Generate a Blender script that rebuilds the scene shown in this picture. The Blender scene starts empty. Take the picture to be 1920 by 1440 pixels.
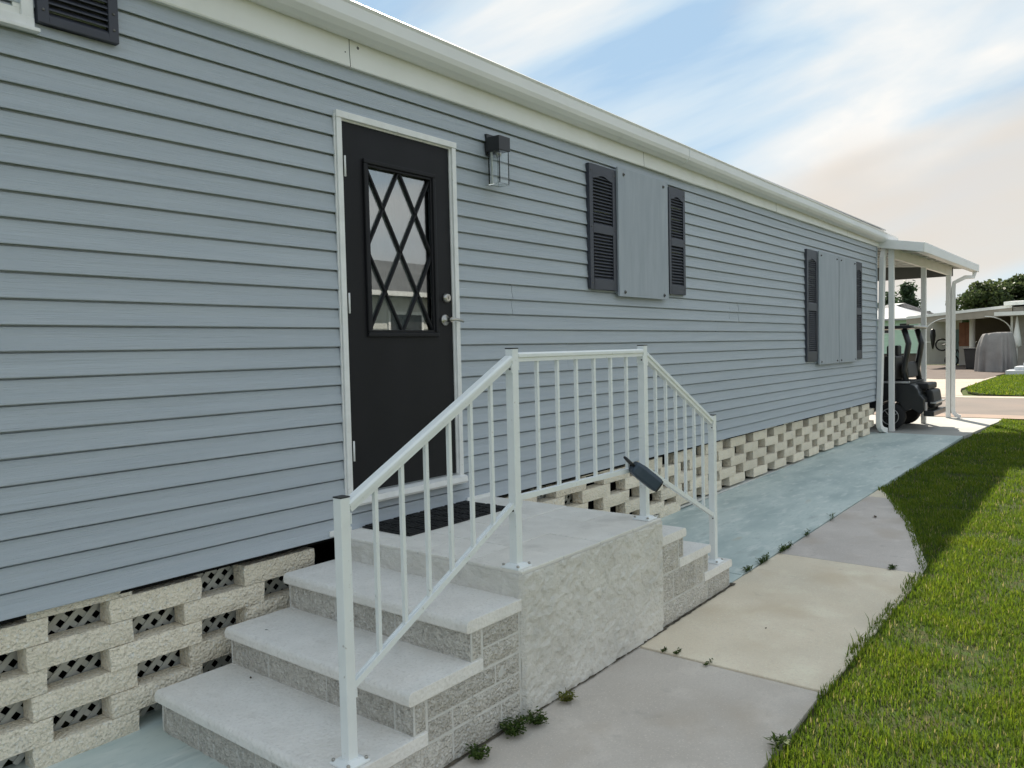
import bpy, bmesh, math, random
import numpy as np
from mathutils import Vector, Matrix, noise, Quaternion

sc = bpy.context.scene
col = sc.collection
random.seed(7)
rng = np.random.default_rng(11)
R = math.radians

# ------------------------------------------------------------------ camera
# x runs along the blue wall, y = 0 is the wall face (outside is y < 0), z is up; metres
FPX, YAW, PITCH, ROLL = 1473.0, R(51.486), R(-2.536), R(-1.3066)
CAM = Vector((-2.772, -3.361, 1.533))
fw = Vector((math.sin(YAW)*math.cos(PITCH), math.cos(YAW)*math.cos(PITCH), math.sin(PITCH)))
r0 = Vector((math.cos(YAW), -math.sin(YAW), 0)); u0 = r0.cross(fw)
rt = r0*math.cos(ROLL) + u0*math.sin(ROLL); up = -r0*math.sin(ROLL) + u0*math.cos(ROLL)
cam = bpy.data.cameras.new('camera'); camo = bpy.data.objects.new('camera', cam); col.objects.link(camo)
cam.sensor_width = 36; cam.lens = FPX/1920*36; cam.clip_start = .05; cam.clip_end = 2000
m3 = Matrix((rt, up, -fw)).transposed()
camo.matrix_world = Matrix.Translation(CAM) @ m3.to_4x4()
sc.camera = camo

# ------------------------------------------------------------------ sky and sun
SKY_SEED, SMOKE_SEED = (2.3,2.7,0), (2.9,2.2,2)
SUN_EL, SUN_AZ = R(40.5), math.atan2(.845, .534)      # azimuth measured from +y towards +x
sunv = Vector((math.sin(SUN_AZ)*math.cos(SUN_EL), math.cos(SUN_AZ)*math.cos(SUN_EL), math.sin(SUN_EL)))
w = bpy.data.worlds.new('World'); sc.world = w; w.use_nodes = True
wn = w.node_tree.nodes; wl = w.node_tree.links; wn.clear()
def WN(t, **k):
    n = wn.new(t)
    for a, b in k.items(): setattr(n, a, b)
    return n
sky = WN('ShaderNodeTexSky', sky_type='NISHITA', sun_disc=False, sun_elevation=SUN_EL, sun_rotation=SUN_AZ,
         altitude=5, air_density=1.0, dust_density=.05, ozone_density=1.6)
bgs = WN('ShaderNodeBackground'); bgs.inputs[1].default_value = .05
wl.new(sky.outputs[0], bgs.inputs[0])
tc = WN('ShaderNodeTexCoord')
# streaky high cloud: noise on the view direction, drawn out along one slanting direction of the sky
ws = Vector((.62,-.78,0))*math.cos(R(17)) + Vector((0,0,1))*math.sin(R(17)); wt = Vector((0,0,1))*math.cos(R(17)) - Vector((.62,-.78,0))*math.sin(R(17))
cb = WN('ShaderNodeCombineXYZ')
for i, (v, k) in enumerate(((ws,1.7),(wt,5.6),(Vector((.78,.62,0)),1.7))):
    dp = WN('ShaderNodeVectorMath', operation='DOT_PRODUCT'); wl.new(tc.outputs['Generated'], dp.inputs[0]); dp.inputs[1].default_value = v*k
    wl.new(dp.outputs['Value'], cb.inputs[i])
mp = WN('ShaderNodeMapping'); mp.inputs['Location'].default_value = SKY_SEED
wl.new(cb.outputs[0], mp.inputs[0])
n1 = WN('ShaderNodeTexNoise'); n1.inputs['Scale'].default_value = 1.5; n1.inputs['Detail'].default_value = 6
n1.inputs['Roughness'].default_value = .5; n1.inputs['Distortion'].default_value = .35
wl.new(mp.outputs[0], n1.inputs['Vector'])
rp = WN('ShaderNodeValToRGB'); rp.color_ramp.elements[0].position = .36; rp.color_ramp.elements[1].position = .58
rp.color_ramp.elements[0].color = (.93,.93,.93,1); rp.color_ramp.elements[1].color = (.99,.99,.99,1)
wl.new(n1.outputs[0], rp.inputs[0])
rc = WN('ShaderNodeValToRGB'); e = rc.color_ramp.elements
e[0].position = .36; e[0].color = (.38,.54,.70,1); e[1].position = .66; e[1].color = (.87,.86,.83,1)
k = e.new(.47); k.color = (.56,.68,.77,1)
wl.new(n1.outputs[0], rc.inputs[0])
n2 = WN('ShaderNodeTexNoise'); n2.inputs['Scale'].default_value = .95; n2.inputs['Detail'].default_value = 3
mp2 = WN('ShaderNodeMapping'); mp2.inputs['Location'].default_value = SMOKE_SEED; wl.new(cb.outputs[0], mp2.inputs[0]); wl.new(mp2.outputs[0], n2.inputs['Vector'])
mr = WN('ShaderNodeMapRange', interpolation_type='SMOOTHSTEP'); mr.inputs[1].default_value = .50; mr.inputs[2].default_value = .70; mr.inputs[4].default_value = .85; wl.new(n2.outputs[0], mr.inputs[0])
mc = WN('ShaderNodeMix', data_type='RGBA'); wl.new(mr.outputs[0], mc.inputs[0]); wl.new(rc.outputs[0], mc.inputs[6]); mc.inputs[7].default_value = (.70,.63,.55,1)
bgc = WN('ShaderNodeBackground'); bgc.inputs[1].default_value = .255
wl.new(mc.outputs[2], bgc.inputs[0])
mx = WN('ShaderNodeMixShader'); wl.new(rp.outputs[0], mx.inputs[0]); wl.new(bgs.outputs[0], mx.inputs[1]); wl.new(bgc.outputs[0], mx.inputs[2])
wo = WN('ShaderNodeOutputWorld'); wl.new(mx.outputs[0], wo.inputs[0])

sl = bpy.data.lights.new('sun', 'SUN'); sl.energy = 2.1; sl.angle = R(.6); sl.color = (1, .93, .80)
so = bpy.data.objects.new('sun', sl); col.objects.link(so); so.location = (20, 20, 30)
so.rotation_euler = (-sunv).to_track_quat('-Z', 'Y').to_euler()

sc.view_settings.view_transform = 'Standard'; sc.view_settings.look = 'None'
sc.view_settings.exposure = 2.15; sc.view_settings.gamma = 1; sc.view_settings.use_curve_mapping = False
sc.render.engine = 'CYCLES'
sc.cycles.max_bounces = 8; sc.cycles.transparent_max_bounces = 12

# ------------------------------------------------------------------ helpers
def at(px, py, x=None, y=None, z=None):
    "point on a real plane (x, y or z given) that a sight line from the camera meets"
    d = fw + rt*((px-960)/FPX) - up*((py-720)/FPX)
    t = (x-CAM.x)/d.x if x is not None else (y-CAM.y)/d.y if y is not None else (z-CAM.z)/d.z
    return CAM + d*t
GX = [-40,-3,0,3,6,9,14,50]; GZ = [-.09,-.09,-.072,-.045,-.012,.010,.035,.04]
def gz(x): return float(np.interp(x, GX, GZ))

def tag(o, label=None, cat=None, group=None, kind=None):
    if label: o['label'] = label
    if cat: o['category'] = cat
    if group: o['group'] = group
    if kind: o['kind'] = kind
    return o
def thing(name, label, cat, loc=(0,0,0), rz=0, group=None):
    o = bpy.data.objects.new(name, None); col.objects.link(o)
    o.location = loc; o.rotation_euler = (0,0,rz); o.empty_display_size = .2
    return tag(o, label, cat, group)
def link(name, me, parent=None, local=False):
    o = bpy.data.objects.new(name, me); col.objects.link(o)
    if parent is not None:
        o.parent = parent
        if not local: # mesh is in world coordinates
            m = Matrix.LocRotScale(parent.location, parent.rotation_euler, parent.scale)
            if parent.parent is not None and not parent.get('_w'):
                m = parent.parent.matrix_basis @ parent.matrix_parent_inverse @ m
            o.matrix_parent_inverse = m.inverted()
    return o
class MB:
    def __init__(s): s.v = []; s.f = []; s.sm = []
    def add(s, vs, fs, smooth=False):
        b = len(s.v); s.v += [tuple(v) for v in vs]; s.f += [tuple(b+i for i in f) for f in fs]; s.sm += [smooth]*len(fs); return s
    def box(s, a, b):
        (x0,y0,z0),(x1,y1,z1) = [min(i,j) for i,j in zip(a,b)],[max(i,j) for i,j in zip(a,b)]
        vs = [(x0,y0,z0),(x1,y0,z0),(x1,y1,z0),(x0,y1,z0),(x0,y0,z1),(x1,y0,z1),(x1,y1,z1),(x0,y1,z1)]
        return s.add(vs, [(0,3,2,1),(4,5,6,7),(0,1,5,4),(1,2,6,5),(2,3,7,6),(3,0,4,7)])
    def beam(s, a, b, w, h, upv=(0,0,1)):
        a = Vector(a); b = Vector(b); d = (b-a).normalized(); upv = Vector(upv)
        if abs(d.dot(upv)) > .98: upv = Vector((0,1,0))
        sx = d.cross(upv).normalized(); sy = sx.cross(d).normalized()
        vs = []
        for p in (a, b):
            for i, j in ((-1,-1),(1,-1),(1,1),(-1,1)): vs.append(p + sx*(i*w/2) + sy*(j*h/2))
        return s.add(vs, [(0,1,2,3),(7,6,5,4),(0,4,5,1),(1,5,6,2),(2,6,7,3),(3,7,4,0)])
    def tube(s, pts, r, n=8, cap=True, smooth=True):
        pts = [Vector(p) for p in pts]; rr = r if isinstance(r, (list, tuple)) else [r]*len(pts)
        vs = []; fs = []; ref = None
        for i, p in enumerate(pts):
            d = (pts[min(i+1,len(pts)-1)] - pts[max(i-1,0)]).normalized()
            if ref is None: ref = Vector((0,0,1)) if abs(d.z) < .9 else Vector((1,0,0))
            sx = d.cross(ref).normalized(); sy = sx.cross(d).normalized(); ref = sy
            for k in range(n):
                a = 2*math.pi*k/n; vs.append(p + sx*(math.cos(a)*rr[i]) + sy*(math.sin(a)*rr[i]))
        for i in range(len(pts)-1):
            for k in range(n): fs.append((i*n+k, i*n+(k+1)%n, (i+1)*n+(k+1)%n, (i+1)*n+k))
        if cap: fs += [tuple(range(n-1,-1,-1)), tuple((len(pts)-1)*n+k for k in range(n))]
        return s.add(vs, fs, smooth)
    def ribbon(s, pts, wv, hv):     # rectangular section swept along pts; wv, hv half vectors
        pts = [Vector(p) for p in pts]; wv = Vector(wv); hv = Vector(hv); vs = []; fs = []
        for i, p in enumerate(pts):
            d = (pts[min(i+1,len(pts)-1)] - pts[max(i-1,0)]).normalized()
            n = d.cross(wv.normalized()).normalized()*hv.length
            for a, b in ((-1,-1),(1,-1),(1,1),(-1,1)): vs.append(p + wv*a + n*b)
        for i in range(len(pts)-1):
            for k in range(4): fs.append((i*4+k, i*4+(k+1)%4, (i+1)*4+(k+1)%4, (i+1)*4+k))
        fs += [(3,2,1,0), tuple((len(pts)-1)*4+k for k in range(4))]
        return s.add(vs, fs)
    def extr(s, prof, axis, a, b, smooth=False):   # closed 2-D profile pulled along an axis from a to b
        n = len(prof); vs = []
        for t in (a, b):
            for (i, j) in prof: vs.append((t,i,j) if axis == 'x' else (i,t,j) if axis == 'y' else (i,j,t))
        fs = [(k, (k+1)%n, n+(k+1)%n, n+k) for k in range(n)]
        s.add(vs, fs, smooth); s.f += [tuple(len(s.v)-2*n+k for k in range(n-1,-1,-1)), tuple(len(s.v)-n+k for k in range(n))]; s.sm += [False, False]
        return s
    def lathe(s, prof, c, axis=(0,0,1), n=20, smooth=True):  # prof = (radius, height along axis)
        ax = Vector(axis).normalized(); q = Vector((0,0,1)).rotation_difference(ax); vs = []; fs = []
        for (r, h) in prof:
            for k in range(n):
                a = 2*math.pi*k/n; vs.append(Vector(c) + q @ Vector((math.cos(a)*r, math.sin(a)*r, h)))
        for i in range(len(prof)-1):
            for k in range(n): fs.append((i*n+k, i*n+(k+1)%n, (i+1)*n+(k+1)%n, (i+1)*n+k))
        s.add(vs, fs, smooth)
        s.f += [tuple(len(s.v)-len(prof)*n+k for k in range(n-1,-1,-1)), tuple(len(s.v)-n+k for k in range(n))]; s.sm += [False]*2
        return s
    def grid(s, fn, nu, nv, smooth=True):
        vs = [fn(i/nu, j/nv) for j in range(nv+1) for i in range(nu+1)]
        fs = [(j*(nu+1)+i, j*(nu+1)+i+1, (j+1)*(nu+1)+i+1, (j+1)*(nu+1)+i) for j in range(nv) for i in range(nu)]
        return s.add(vs, fs, smooth)
    def mesh(s, name, m, bevel=0, seg=2, fix=True):
        me = bpy.data.meshes.new(name); me.from_pydata(s.v, [], s.f)
        me.polygons.foreach_set('use_smooth', s.sm)
        if fix or bevel:
            bm = bmesh.new(); bm.from_mesh(me)
            if bevel:
                bmesh.ops.remove_doubles(bm, verts=bm.verts, dist=1e-6)
                es = [e for e in bm.edges if len(e.link_faces) == 2 and e.calc_face_angle(0) > .6]
                bmesh.ops.bevel(bm, geom=es, offset=bevel, segments=seg, profile=.6, affect='EDGES', clamp_overlap=True)
            bmesh.ops.recalc_face_normals(bm, faces=bm.faces); bm.to_mesh(me); bm.free()
        me.materials.append(m); return me
    def build(s, name, m, parent=None, bevel=0, seg=2, local=False, fix=True):
        return link(name, s.mesh(name, m, bevel, seg, fix), parent, local)
def nz(p, s=1.0): return noise.noise(Vector(p)*s)

# ------------------------------------------------------------------ materials
def pm(name, c1, c2=None, scale=3.0, rough=.6, bump=(), spec=.4, stretch=(1,1,1), metal=0, rnd=0., detail=5, ramp=(.35,.65), per_object=True, sheen=None, extra=None, roughvar=0):
    m = bpy.data.materials.new(name); m.use_nodes = True; nt = m.node_tree; N = nt.nodes; L = nt.links
    b = N['Principled BSDF']; b.inputs['Roughness'].default_value = rough; b.inputs['Metallic'].default_value = metal
    b.inputs['Specular IOR Level'].default_value = spec
    t = N.new('ShaderNodeTexCoord'); vec = t.outputs['Object']
    oi = N.new('ShaderNodeObjectInfo')
    if per_object:
        mu = N.new('ShaderNodeMath'); mu.operation = 'MULTIPLY'; mu.inputs[1].default_value = 71.3; L.new(oi.outputs['Random'], mu.inputs[0])
        ad = N.new('ShaderNodeVectorMath'); ad.operation = 'ADD'; L.new(vec, ad.inputs[0]); L.new(mu.outputs[0], ad.inputs[1]); vec = ad.outputs[0]
    mpn = N.new('ShaderNodeMapping'); mpn.inputs['Scale'].default_value = stretch; L.new(vec, mpn.inputs[0]); vec = mpn.outputs[0]
    c2 = c2 or tuple(c*.85 for c in c1)
    n = N.new('ShaderNodeTexNoise'); n.inputs['Scale'].default_value = scale; n.inputs['Detail'].default_value = detail; L.new(vec, n.inputs['Vector'])
    r = N.new('ShaderNodeValToRGB'); r.color_ramp.elements[0].position, r.color_ramp.elements[1].position = ramp
    r.color_ramp.elements[0].color = (*c1, 1); r.color_ramp.elements[1].color = (*c2, 1); L.new(n.outputs[0], r.inputs[0])
    out = r.outputs[0]
    for (ec, es, lo, hi, amt) in (extra or []):        # further stains or specks: colour, scale, ramp from, to, amount
        n3 = N.new('ShaderNodeTexNoise'); n3.inputs['Scale'].default_value = es; n3.inputs['Detail'].default_value = 4; L.new(vec, n3.inputs['Vector'])
        mr = N.new('ShaderNodeMapRange'); mr.inputs[1].default_value = lo; mr.inputs[2].default_value = hi; mr.inputs[4].default_value = amt; L.new(n3.outputs[0], mr.inputs[0])
        mi = N.new('ShaderNodeMix'); mi.data_type = 'RGBA'; L.new(mr.outputs[0], mi.inputs[0]); L.new(out, mi.inputs[6]); mi.inputs[7].default_value = (*ec, 1); out = mi.outputs[2]
    if rnd:
        hs = N.new('ShaderNodeHueSaturation'); mr = N.new('ShaderNodeMapRange'); mr.inputs[3].default_value = 1-rnd; mr.inputs[4].default_value = 1+rnd
        L.new(oi.outputs['Random'], mr.inputs[0]); L.new(mr.outputs[0], hs.inputs['Value']); L.new(out, hs.inputs['Color']); out = hs.outputs[0]
    L.new(out, b.inputs['Base Color'])
    if roughvar:
        mr = N.new('ShaderNodeMapRange'); mr.inputs[3].default_value = rough-roughvar; mr.inputs[4].default_value = rough+roughvar; L.new(n.outputs[0], mr.inputs[0]); L.new(mr.outputs[0], b.inputs['Roughness'])
    prev = None
    for bb in bump:                       # (kind, scale, strength, distance)
        kind, bs, st, di = bb
        if kind == 'v':
            tn = N.new('ShaderNodeTexVoronoi'); tn.inputs['Scale'].default_value = bs; o = tn.outputs['Distance']
        else:
            tn = N.new('ShaderNodeTexNoise'); tn.inputs['Scale'].default_value = bs; tn.inputs['Detail'].default_value = 6; tn.inputs['Roughness'].default_value = .62; o = tn.outputs[0]
            if kind == 'r': tn.noise_type = 'RIDGED_MULTIFRACTAL'
        L.new(vec, tn.inputs['Vector'])
        bn = N.new('ShaderNodeBump'); bn.inputs['Strength'].default_value = st; bn.inputs['Distance'].default_value = di; L.new(o, bn.inputs['Height'])
        if prev: L.new(prev, bn.inputs['Normal'])
        prev = bn.outputs[0]
    if prev: L.new(prev, b.inputs['Normal'])
    return m
def glassmat(name, color=(1,1,1), rough=.0):
    m = bpy.data.materials.new(name); m.use_nodes = True; b = m.node_tree.nodes['Principled BSDF']
    b.inputs['Base Color'].default_value = (*color,1); b.inputs['Transmission Weight'].default_value = 1; b.inputs['Roughness'].default_value = rough; b.inputs['IOR'].default_value = 1.47
    return m
M = {}
M['siding'] = pm('siding_paint', (.405,.447,.496), (.44,.482,.53), 1.3, .52, [('n',6,.75,.004),('n',1.2,.25,.02)], .30, stretch=(1.1,1,30), rnd=.022, per_object=False, extra=[((.475,.52,.56), .35, .55, .8, .5)])
M['trim'] = pm('white_trim', (.84,.84,.81), (.78,.78,.74), 2.2, .45, [('n',6,.15,.01)], .4, per_object=False, extra=[((.50,.46,.38), 3.5, .62, .85, .45)])
M['gutter'] = pm('gutter_white', (.82,.82,.81), (.77,.77,.76), 1.5, .38, [('n',3,.1,.01)], .45, per_object=False, extra=[((.45,.42,.37), 6, .66, .85, .4)])
M['frame'] = pm('worn_white_aluminium', (.84,.84,.83), (.76,.76,.75), 14, .42, [('n',40,.25,.002)], .5, extra=[((.42,.40,.37), 34, .67, .78, .5)], per_object=False)
M['rail'] = pm('rail_white', (.84,.87,.88), (.80,.83,.84), 9, .36, [('n',60,.12,.001)], .5, extra=[((.34,.31,.27), 45, .68, .76, .65)], per_object=False)
M['door'] = pm('door_black', (.011,.011,.013), (.014,.014,.017), 3, .50, [('n',90,.10,.001)], .22, per_object=False)
M['shutter'] = pm('shutter_charcoal', (.036,.039,.055), (.048,.052,.068), 4, .48, [('n',50,.2,.001)], .45, per_object=False)
M['panel'] = pm('storm_panel_grey', (.375,.41,.455), (.33,.365,.41), 2.2, .55, [('n',9,.25,.003)], .3, stretch=(6,6,.9), extra=[((.44,.47,.505), 2.5, .55, .8, .6), ((.22,.25,.28), 5, .68, .8, .5)])
M['brick'] = pm('split_face_block', (.93,.84,.69), (.87,.78,.63), 9, .9, [('n',45,1.,.014),('v',75,.8,.010)], .15, rnd=.07, extra=[((.46,.42,.35), 110, .56, .70, .5), ((.88,.85,.78), 60, .56, .68, .8), ((.44,.42,.40), 6, .62, .8, .35)])
M['lattice'] = pm('lattice_plastic', (.62,.62,.58), (.52,.52,.48), 5, .5, (), .4)
M['sheath'] = pm('dark_sheathing', (.06,.06,.065), rough=.9)
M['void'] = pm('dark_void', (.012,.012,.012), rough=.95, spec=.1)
M['tread'] = pm('tread_white', (.86,.835,.80), (.80,.775,.74), 7, .68, [('v',58,.5,.006),('n',120,.45,.004)], .3, stretch=(1,1,1), extra=[((.62,.59,.55), 11, .58, .78, .45), ((.56,.53,.49), 80, .54, .70, .38), ((.66,.64,.60), 2.5, .55, .8, .5)], per_object=False)
M['block'] = pm('step_block_grey', (.70,.67,.615), (.58,.55,.50), 26, .92, [('n',55,1.,.016),('v',80,1.,.010)], .15, rnd=.08, extra=[((.36,.33,.28), 110, .55, .70, .65), ((.84,.82,.78), 60, .55, .68, .7)])
M['mortar'] = pm('mortar_white', (.68,.67,.64), (.58,.57,.54), 12, .85, [('n',60,.5,.005)], .2, per_object=False)
M['stucco'] = pm('stucco', (.78,.755,.705), (.71,.685,.635), 5, .9, [('n',42,1.,.012),('n',120,.9,.006)], .18, extra=[((.56,.53,.48), 3, .55, .78, .4), ((.72,.71,.68), 9, .58, .72, .6), ((.50,.50,.48), 5, .60, .75, .4)], per_object=False)
M['tile'] = pm('porch_tile', (.84,.81,.76), (.78,.75,.70), 9, .78, [('n',90,.5,.004)], .25, rnd=.03, extra=[((.33,.31,.28), 90, .64, .74, .6), ((.36,.33,.29), 5, .6, .8, .35)])
M['mat'] = pm('rubber_mat', (.014,.014,.015), (.02,.02,.021), 30, .75, [('n',120,.5,.003)], .3, per_object=False)
M['blue'] = pm('painted_slab', (.56,.64,.615), (.62,.69,.665), 2.4, .62, [('n',60,.35,.003),('n',8,.2,.006)], .35, stretch=(1.0,2.6,1), extra=[((.40,.49,.485), .9, .46, .66, .85), ((.74,.78,.75), 5, .54, .70, .7), ((.43,.52,.515), 14, .55, .70, .55), ((.30,.35,.34), 2.6, .62, .8, .6), ((.52,.45,.33), 1.7, .68, .78, .6)], per_object=False)
M['white_slab'] = pm('bare_slab', (.43,.42,.39), (.37,.36,.34), 1.6, .8, [('n',60,.3,.003)], .2, extra=[((.42,.44,.42), .8, .52, .75, .6)], per_object=False)
def conc(n, a, b): return pm(n, a, b, 2.6, .88, [('n',45,.4,.004),('n',160,.5,.003)], .18, extra=[(tuple(c*.74 for c in a), 1.1, .50, .74, .65), (tuple(min(.9,c*1.2) for c in a), 4, .55, .75, .6), (tuple(c*.82 for c in a), 60, .52, .72, .5), (tuple(min(.9,c*1.3) for c in a), 130, .58, .70, .6), (tuple(c*.6 for c in a), 7, .66, .76, .45), ((a[0]*.80,a[1]*.74,a[2]*.66), 2.1, .54, .70, .55), ((.62,.60,.56), 150, .64, .74, .6), (tuple(c*.5 for c in a), 110, .68, .78, .5)], per_object=False)
M['conc_grey'] = conc('concrete_grey', (.60,.545,.49), (.54,.485,.43))
M['conc_tan'] = conc('concrete_tan', (.80,.70,.56), (.74,.64,.50))
M['conc_mid'] = conc('concrete_mid', (.62,.565,.525), (.56,.505,.465))
M['drive'] = conc('driveway_pale', (.44,.375,.315), (.39,.33,.27))
M['asphalt'] = pm('old_asphalt', (.20,.165,.145), (.165,.14,.125), 1.2, .9, [('n',70,.4,.005)], .2, extra=[((.26,.20,.165), .6, .5, .75, .6)], per_object=False)
M['road_edge'] = pm('road_edge_concrete', (.34,.25,.20), (.29,.22,.18), 2, .9, [('n',60,.3,.003)], .2, per_object=False)
M['soil'] = pm('lawn_soil', (.040,.055,.016), (.07,.065,.03), 7, .95, [('n',40,.8,.02)], .1, extra=[((.05,.085,.018), 18, .45, .6, .8)], per_object=False)
M['seam'] = pm('seam_dirt', (.06,.052,.04), (.15,.13,.10), 30, .95, [('n',80,.8,.004)], .1, per_object=False)
M['ground'] = pm('far_grass', (.055,.080,.018), (.075,.095,.025), .7, .95, [('n',12,.8,.03)], .1, extra=[((.10,.10,.04), .25, .55, .75, .6)], per_object=False)
M['blackpl'] = pm('black_plastic', (.014,.015,.017), (.02,.021,.024), 4, .42, (), .5)
M['steel'] = pm('brushed_steel', (.52,.50,.46), (.42,.40,.37), 20, .30, [('n',80,.1,.001)], .5, metal=1)
M['screw'] = pm('screw_grey', (.10,.10,.10), (.16,.15,.14), 30, .5, (), .4, metal=.6)
M['curtain'] = pm('sheer_curtain', (.50,.50,.49), (.42,.42,.41), 4, .9, (), .1, per_object=False)
M['roof'] = pm('white_roof', (.44,.44,.45), (.39,.39,.40), 1, .6, (), .3, per_object=False)
M['dark_roof'] = pm('grey_roof', (.10,.10,.105), (.14,.14,.145), 2, .85, [('n',30,.4,.01)], .2, per_object=False)
M['lampglass'] = glassmat('lamp_glass', (.96,.98,.97), .015)
def paneglass(name):
    m = bpy.data.materials.new(name); m.use_nodes = True; N = m.node_tree.nodes; L = m.node_tree.links; N.clear()
    t = N.new('ShaderNodeBsdfTransparent'); t.inputs[0].default_value = (.80,.84,.84,1); g = N.new('ShaderNodeBsdfGlossy'); g.inputs['Roughness'].default_value = .012; x = N.new('ShaderNodeMixShader'); x.inputs[0].default_value = .30
    L.new(t.outputs[0], x.inputs[1]); L.new(g.outputs[0], x.inputs[2]); o = N.new('ShaderNodeOutputMaterial'); L.new(x.outputs[0], o.inputs[0]); return m
M['doorglass'] = paneglass('door_glass')

# ------------------------------------------------------------------ setting: ground, road, slabs
def sheet(name, m, xs, ys, dz, parent=None, kind='structure', thick=0, wob=0):
    mb = MB(); nx, ny = len(xs), len(ys); vs = [(x, y, gz(x)+dz + (nz((x*.6,y*.6,3))*wob if wob else 0)) for y in ys for x in xs]
    fs = [(j*nx+i, j*nx+i+1, (j+1)*nx+i+1, (j+1)*nx+i) for j in range(ny-1) for i in range(nx-1)]
    mb.add(vs, fs, True); o = mb.build(name, m, parent, fix=False)
    if kind and parent is None: o['kind'] = kind
    return o
big = [-900,-300,-120,-60,-30,-15,-8,-5,-3,-1,0,1,2,3,4,5,6,7,8,9,10,11,12,14,17,20,30,50,90,160,300,900]
sheet('ground', M['ground'], big, [-900,-300,-100,-50,-25,-14,-9,-6,-4,-2,0,3,6,12,25,50,120,300,900], -.045)
def slab(name, m, pts, top, th=.10, parent=None, kind=None, bevel=.006):
    "flat slab with an outline, its top following the ground line plus top"
    n = len(pts); mb = MB()
    vs = [(x,y,gz(x)+top) for x,y in pts] + [(x,y,gz(x)+top-th) for x,y in pts]
    mb.add(vs, [tuple(range(n))] + [tuple(range(2*n-1,n-1,-1))] + [(i,n+i,n+(i+1)%n,(i+1)%n) for i in range(n)])
    o = mb.build(name, m, parent, bevel)
    if kind: o['kind'] = kind
    return o
def strip(x0, x1, ya, yb, n=14):
    xs = [x0+(x1-x0)*i/n for i in range(n+1)]
    return [(x,ya) for x in xs] + [(x,yb) for x in reversed(xs)]
walk = sheet('side_path', M['soil'], [-5,-3,-1,0,1,2,3,4,5,6,8,10,12,14.2], [-1.26,0.0,4.2], -.035)
slab('painted_slab', M['blue'], strip(2.375, 11.15, -1.252, .16), 0, .06, walk)
slab('painted_slab', M['blue'], strip(-4.5, 2.368, -1.256, .16), -.002, .06, walk)
slab('bare_slab', M['white_slab'], [(11.156,-1.27),(14.25,-1.46),(14.25,7),(11.156,7)], 0, .06, walk)
path = sheet('footpath', M['soil'], [-5,-3,-1,0,1,2,3,4,5,5.9], [-2.2,-1.27], -.03)
for (a, b, mm, dz) in ((-3.6,-1.452,'conc_tan',-.001),(-1.446,.849,'conc_grey',-.003),(.863,3.036,'conc_tan',0),(3.046,5.545,'conc_mid',-.002)):
    pts = [(a,-1.266),(b,-1.264),(b,-2.25 if b > 0 else -2.3),(a,-2.26 if a > 0 else -2.3)]
    if b > 5: pts = [(a,-1.266),(b,-1.262),(b,-1.47),(5.2,-1.62),(4.5,-1.88),(4.0,-2.02),(3.3,-2.225),(a,-2.24)]
    slab('paving_slab', M[mm], pts, dz, .08, path, bevel=.008)
slab('paving_slab', M['conc_tan'], [(5.553,-1.264),(6.05,-1.262),(5.62,-1.45),(5.553,-1.47)], -.004, .08, path)
def seam(name, x0, x1, y, wid):
    n = int((x1-x0)/.02); vs = []; fs = []
    for i in range(n+1):
        x = x0+(x1-x0)*i/n; a = wid*(.55+.9*abs(nz((x*14,3,1)))); c = y+nz((x*9,7,2))*wid*.5
        vs += [(x,c+.03,gz(x)+.0035),(x,c-a,gz(x)+.0035)]
    for i in range(n): fs.append((2*i,2*i+1,2*i+3,2*i+2))
    return MB().add(vs, fs).build(name, M['seam'], path, fix=False)
seam('dirt_seam', -.14, 1.16, -1.299, .012); seam('dirt_seam', -1.2, -.14, -1.292, .010); seam('dirt_seam', 1.16, 2.15, -1.290, .014)
road = sheet('road', M['asphalt'], [15.0,16,17,18,19,20.0], [-90,-30,-10,0,10,30,90], .004)
sheet('road_edge_strip', M['road_edge'], [14.25,14.7,15.0], [-90,-30,-10,0,10,30,90], .008)
sheet('road_gutter_strip', M['drive'], [20.0,20.3,20.7], [-90,-30,-10,0,10,30,90], .010)
slab('driveway', M['drive'], [(20.7,.2),(22.6,.55),(24,.75),(33,.9),(34,6.0),(30,4.4),(22,4.6),(20.7,5.2)], .014, .05, kind='structure', bevel=0)
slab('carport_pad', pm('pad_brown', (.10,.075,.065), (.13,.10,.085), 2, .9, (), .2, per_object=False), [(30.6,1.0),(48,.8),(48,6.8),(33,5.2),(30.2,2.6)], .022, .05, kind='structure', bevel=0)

# ------------------------------------------------------------------ the blue mobile home
home = thing('mobile_home', 'blue grey lap sided mobile home with white fascia and block skirting', 'house', (0,0,gz(0)))
X0, X1, ZB, CH = -4.2, 11.06, .552, .1016
NCR = 25
MB().box((X0,.004,ZB+.01),(-.028,4.2,3.3)).box((.888,.004,ZB+.01),(X1-.01,4.2,3.3)).box((-.028,.004,2.82),(.888,4.2,3.3)).box((-.028,.004,ZB+.01),(.888,4.2,.72)).build('wall_core', M['sheath'], home)
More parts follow.
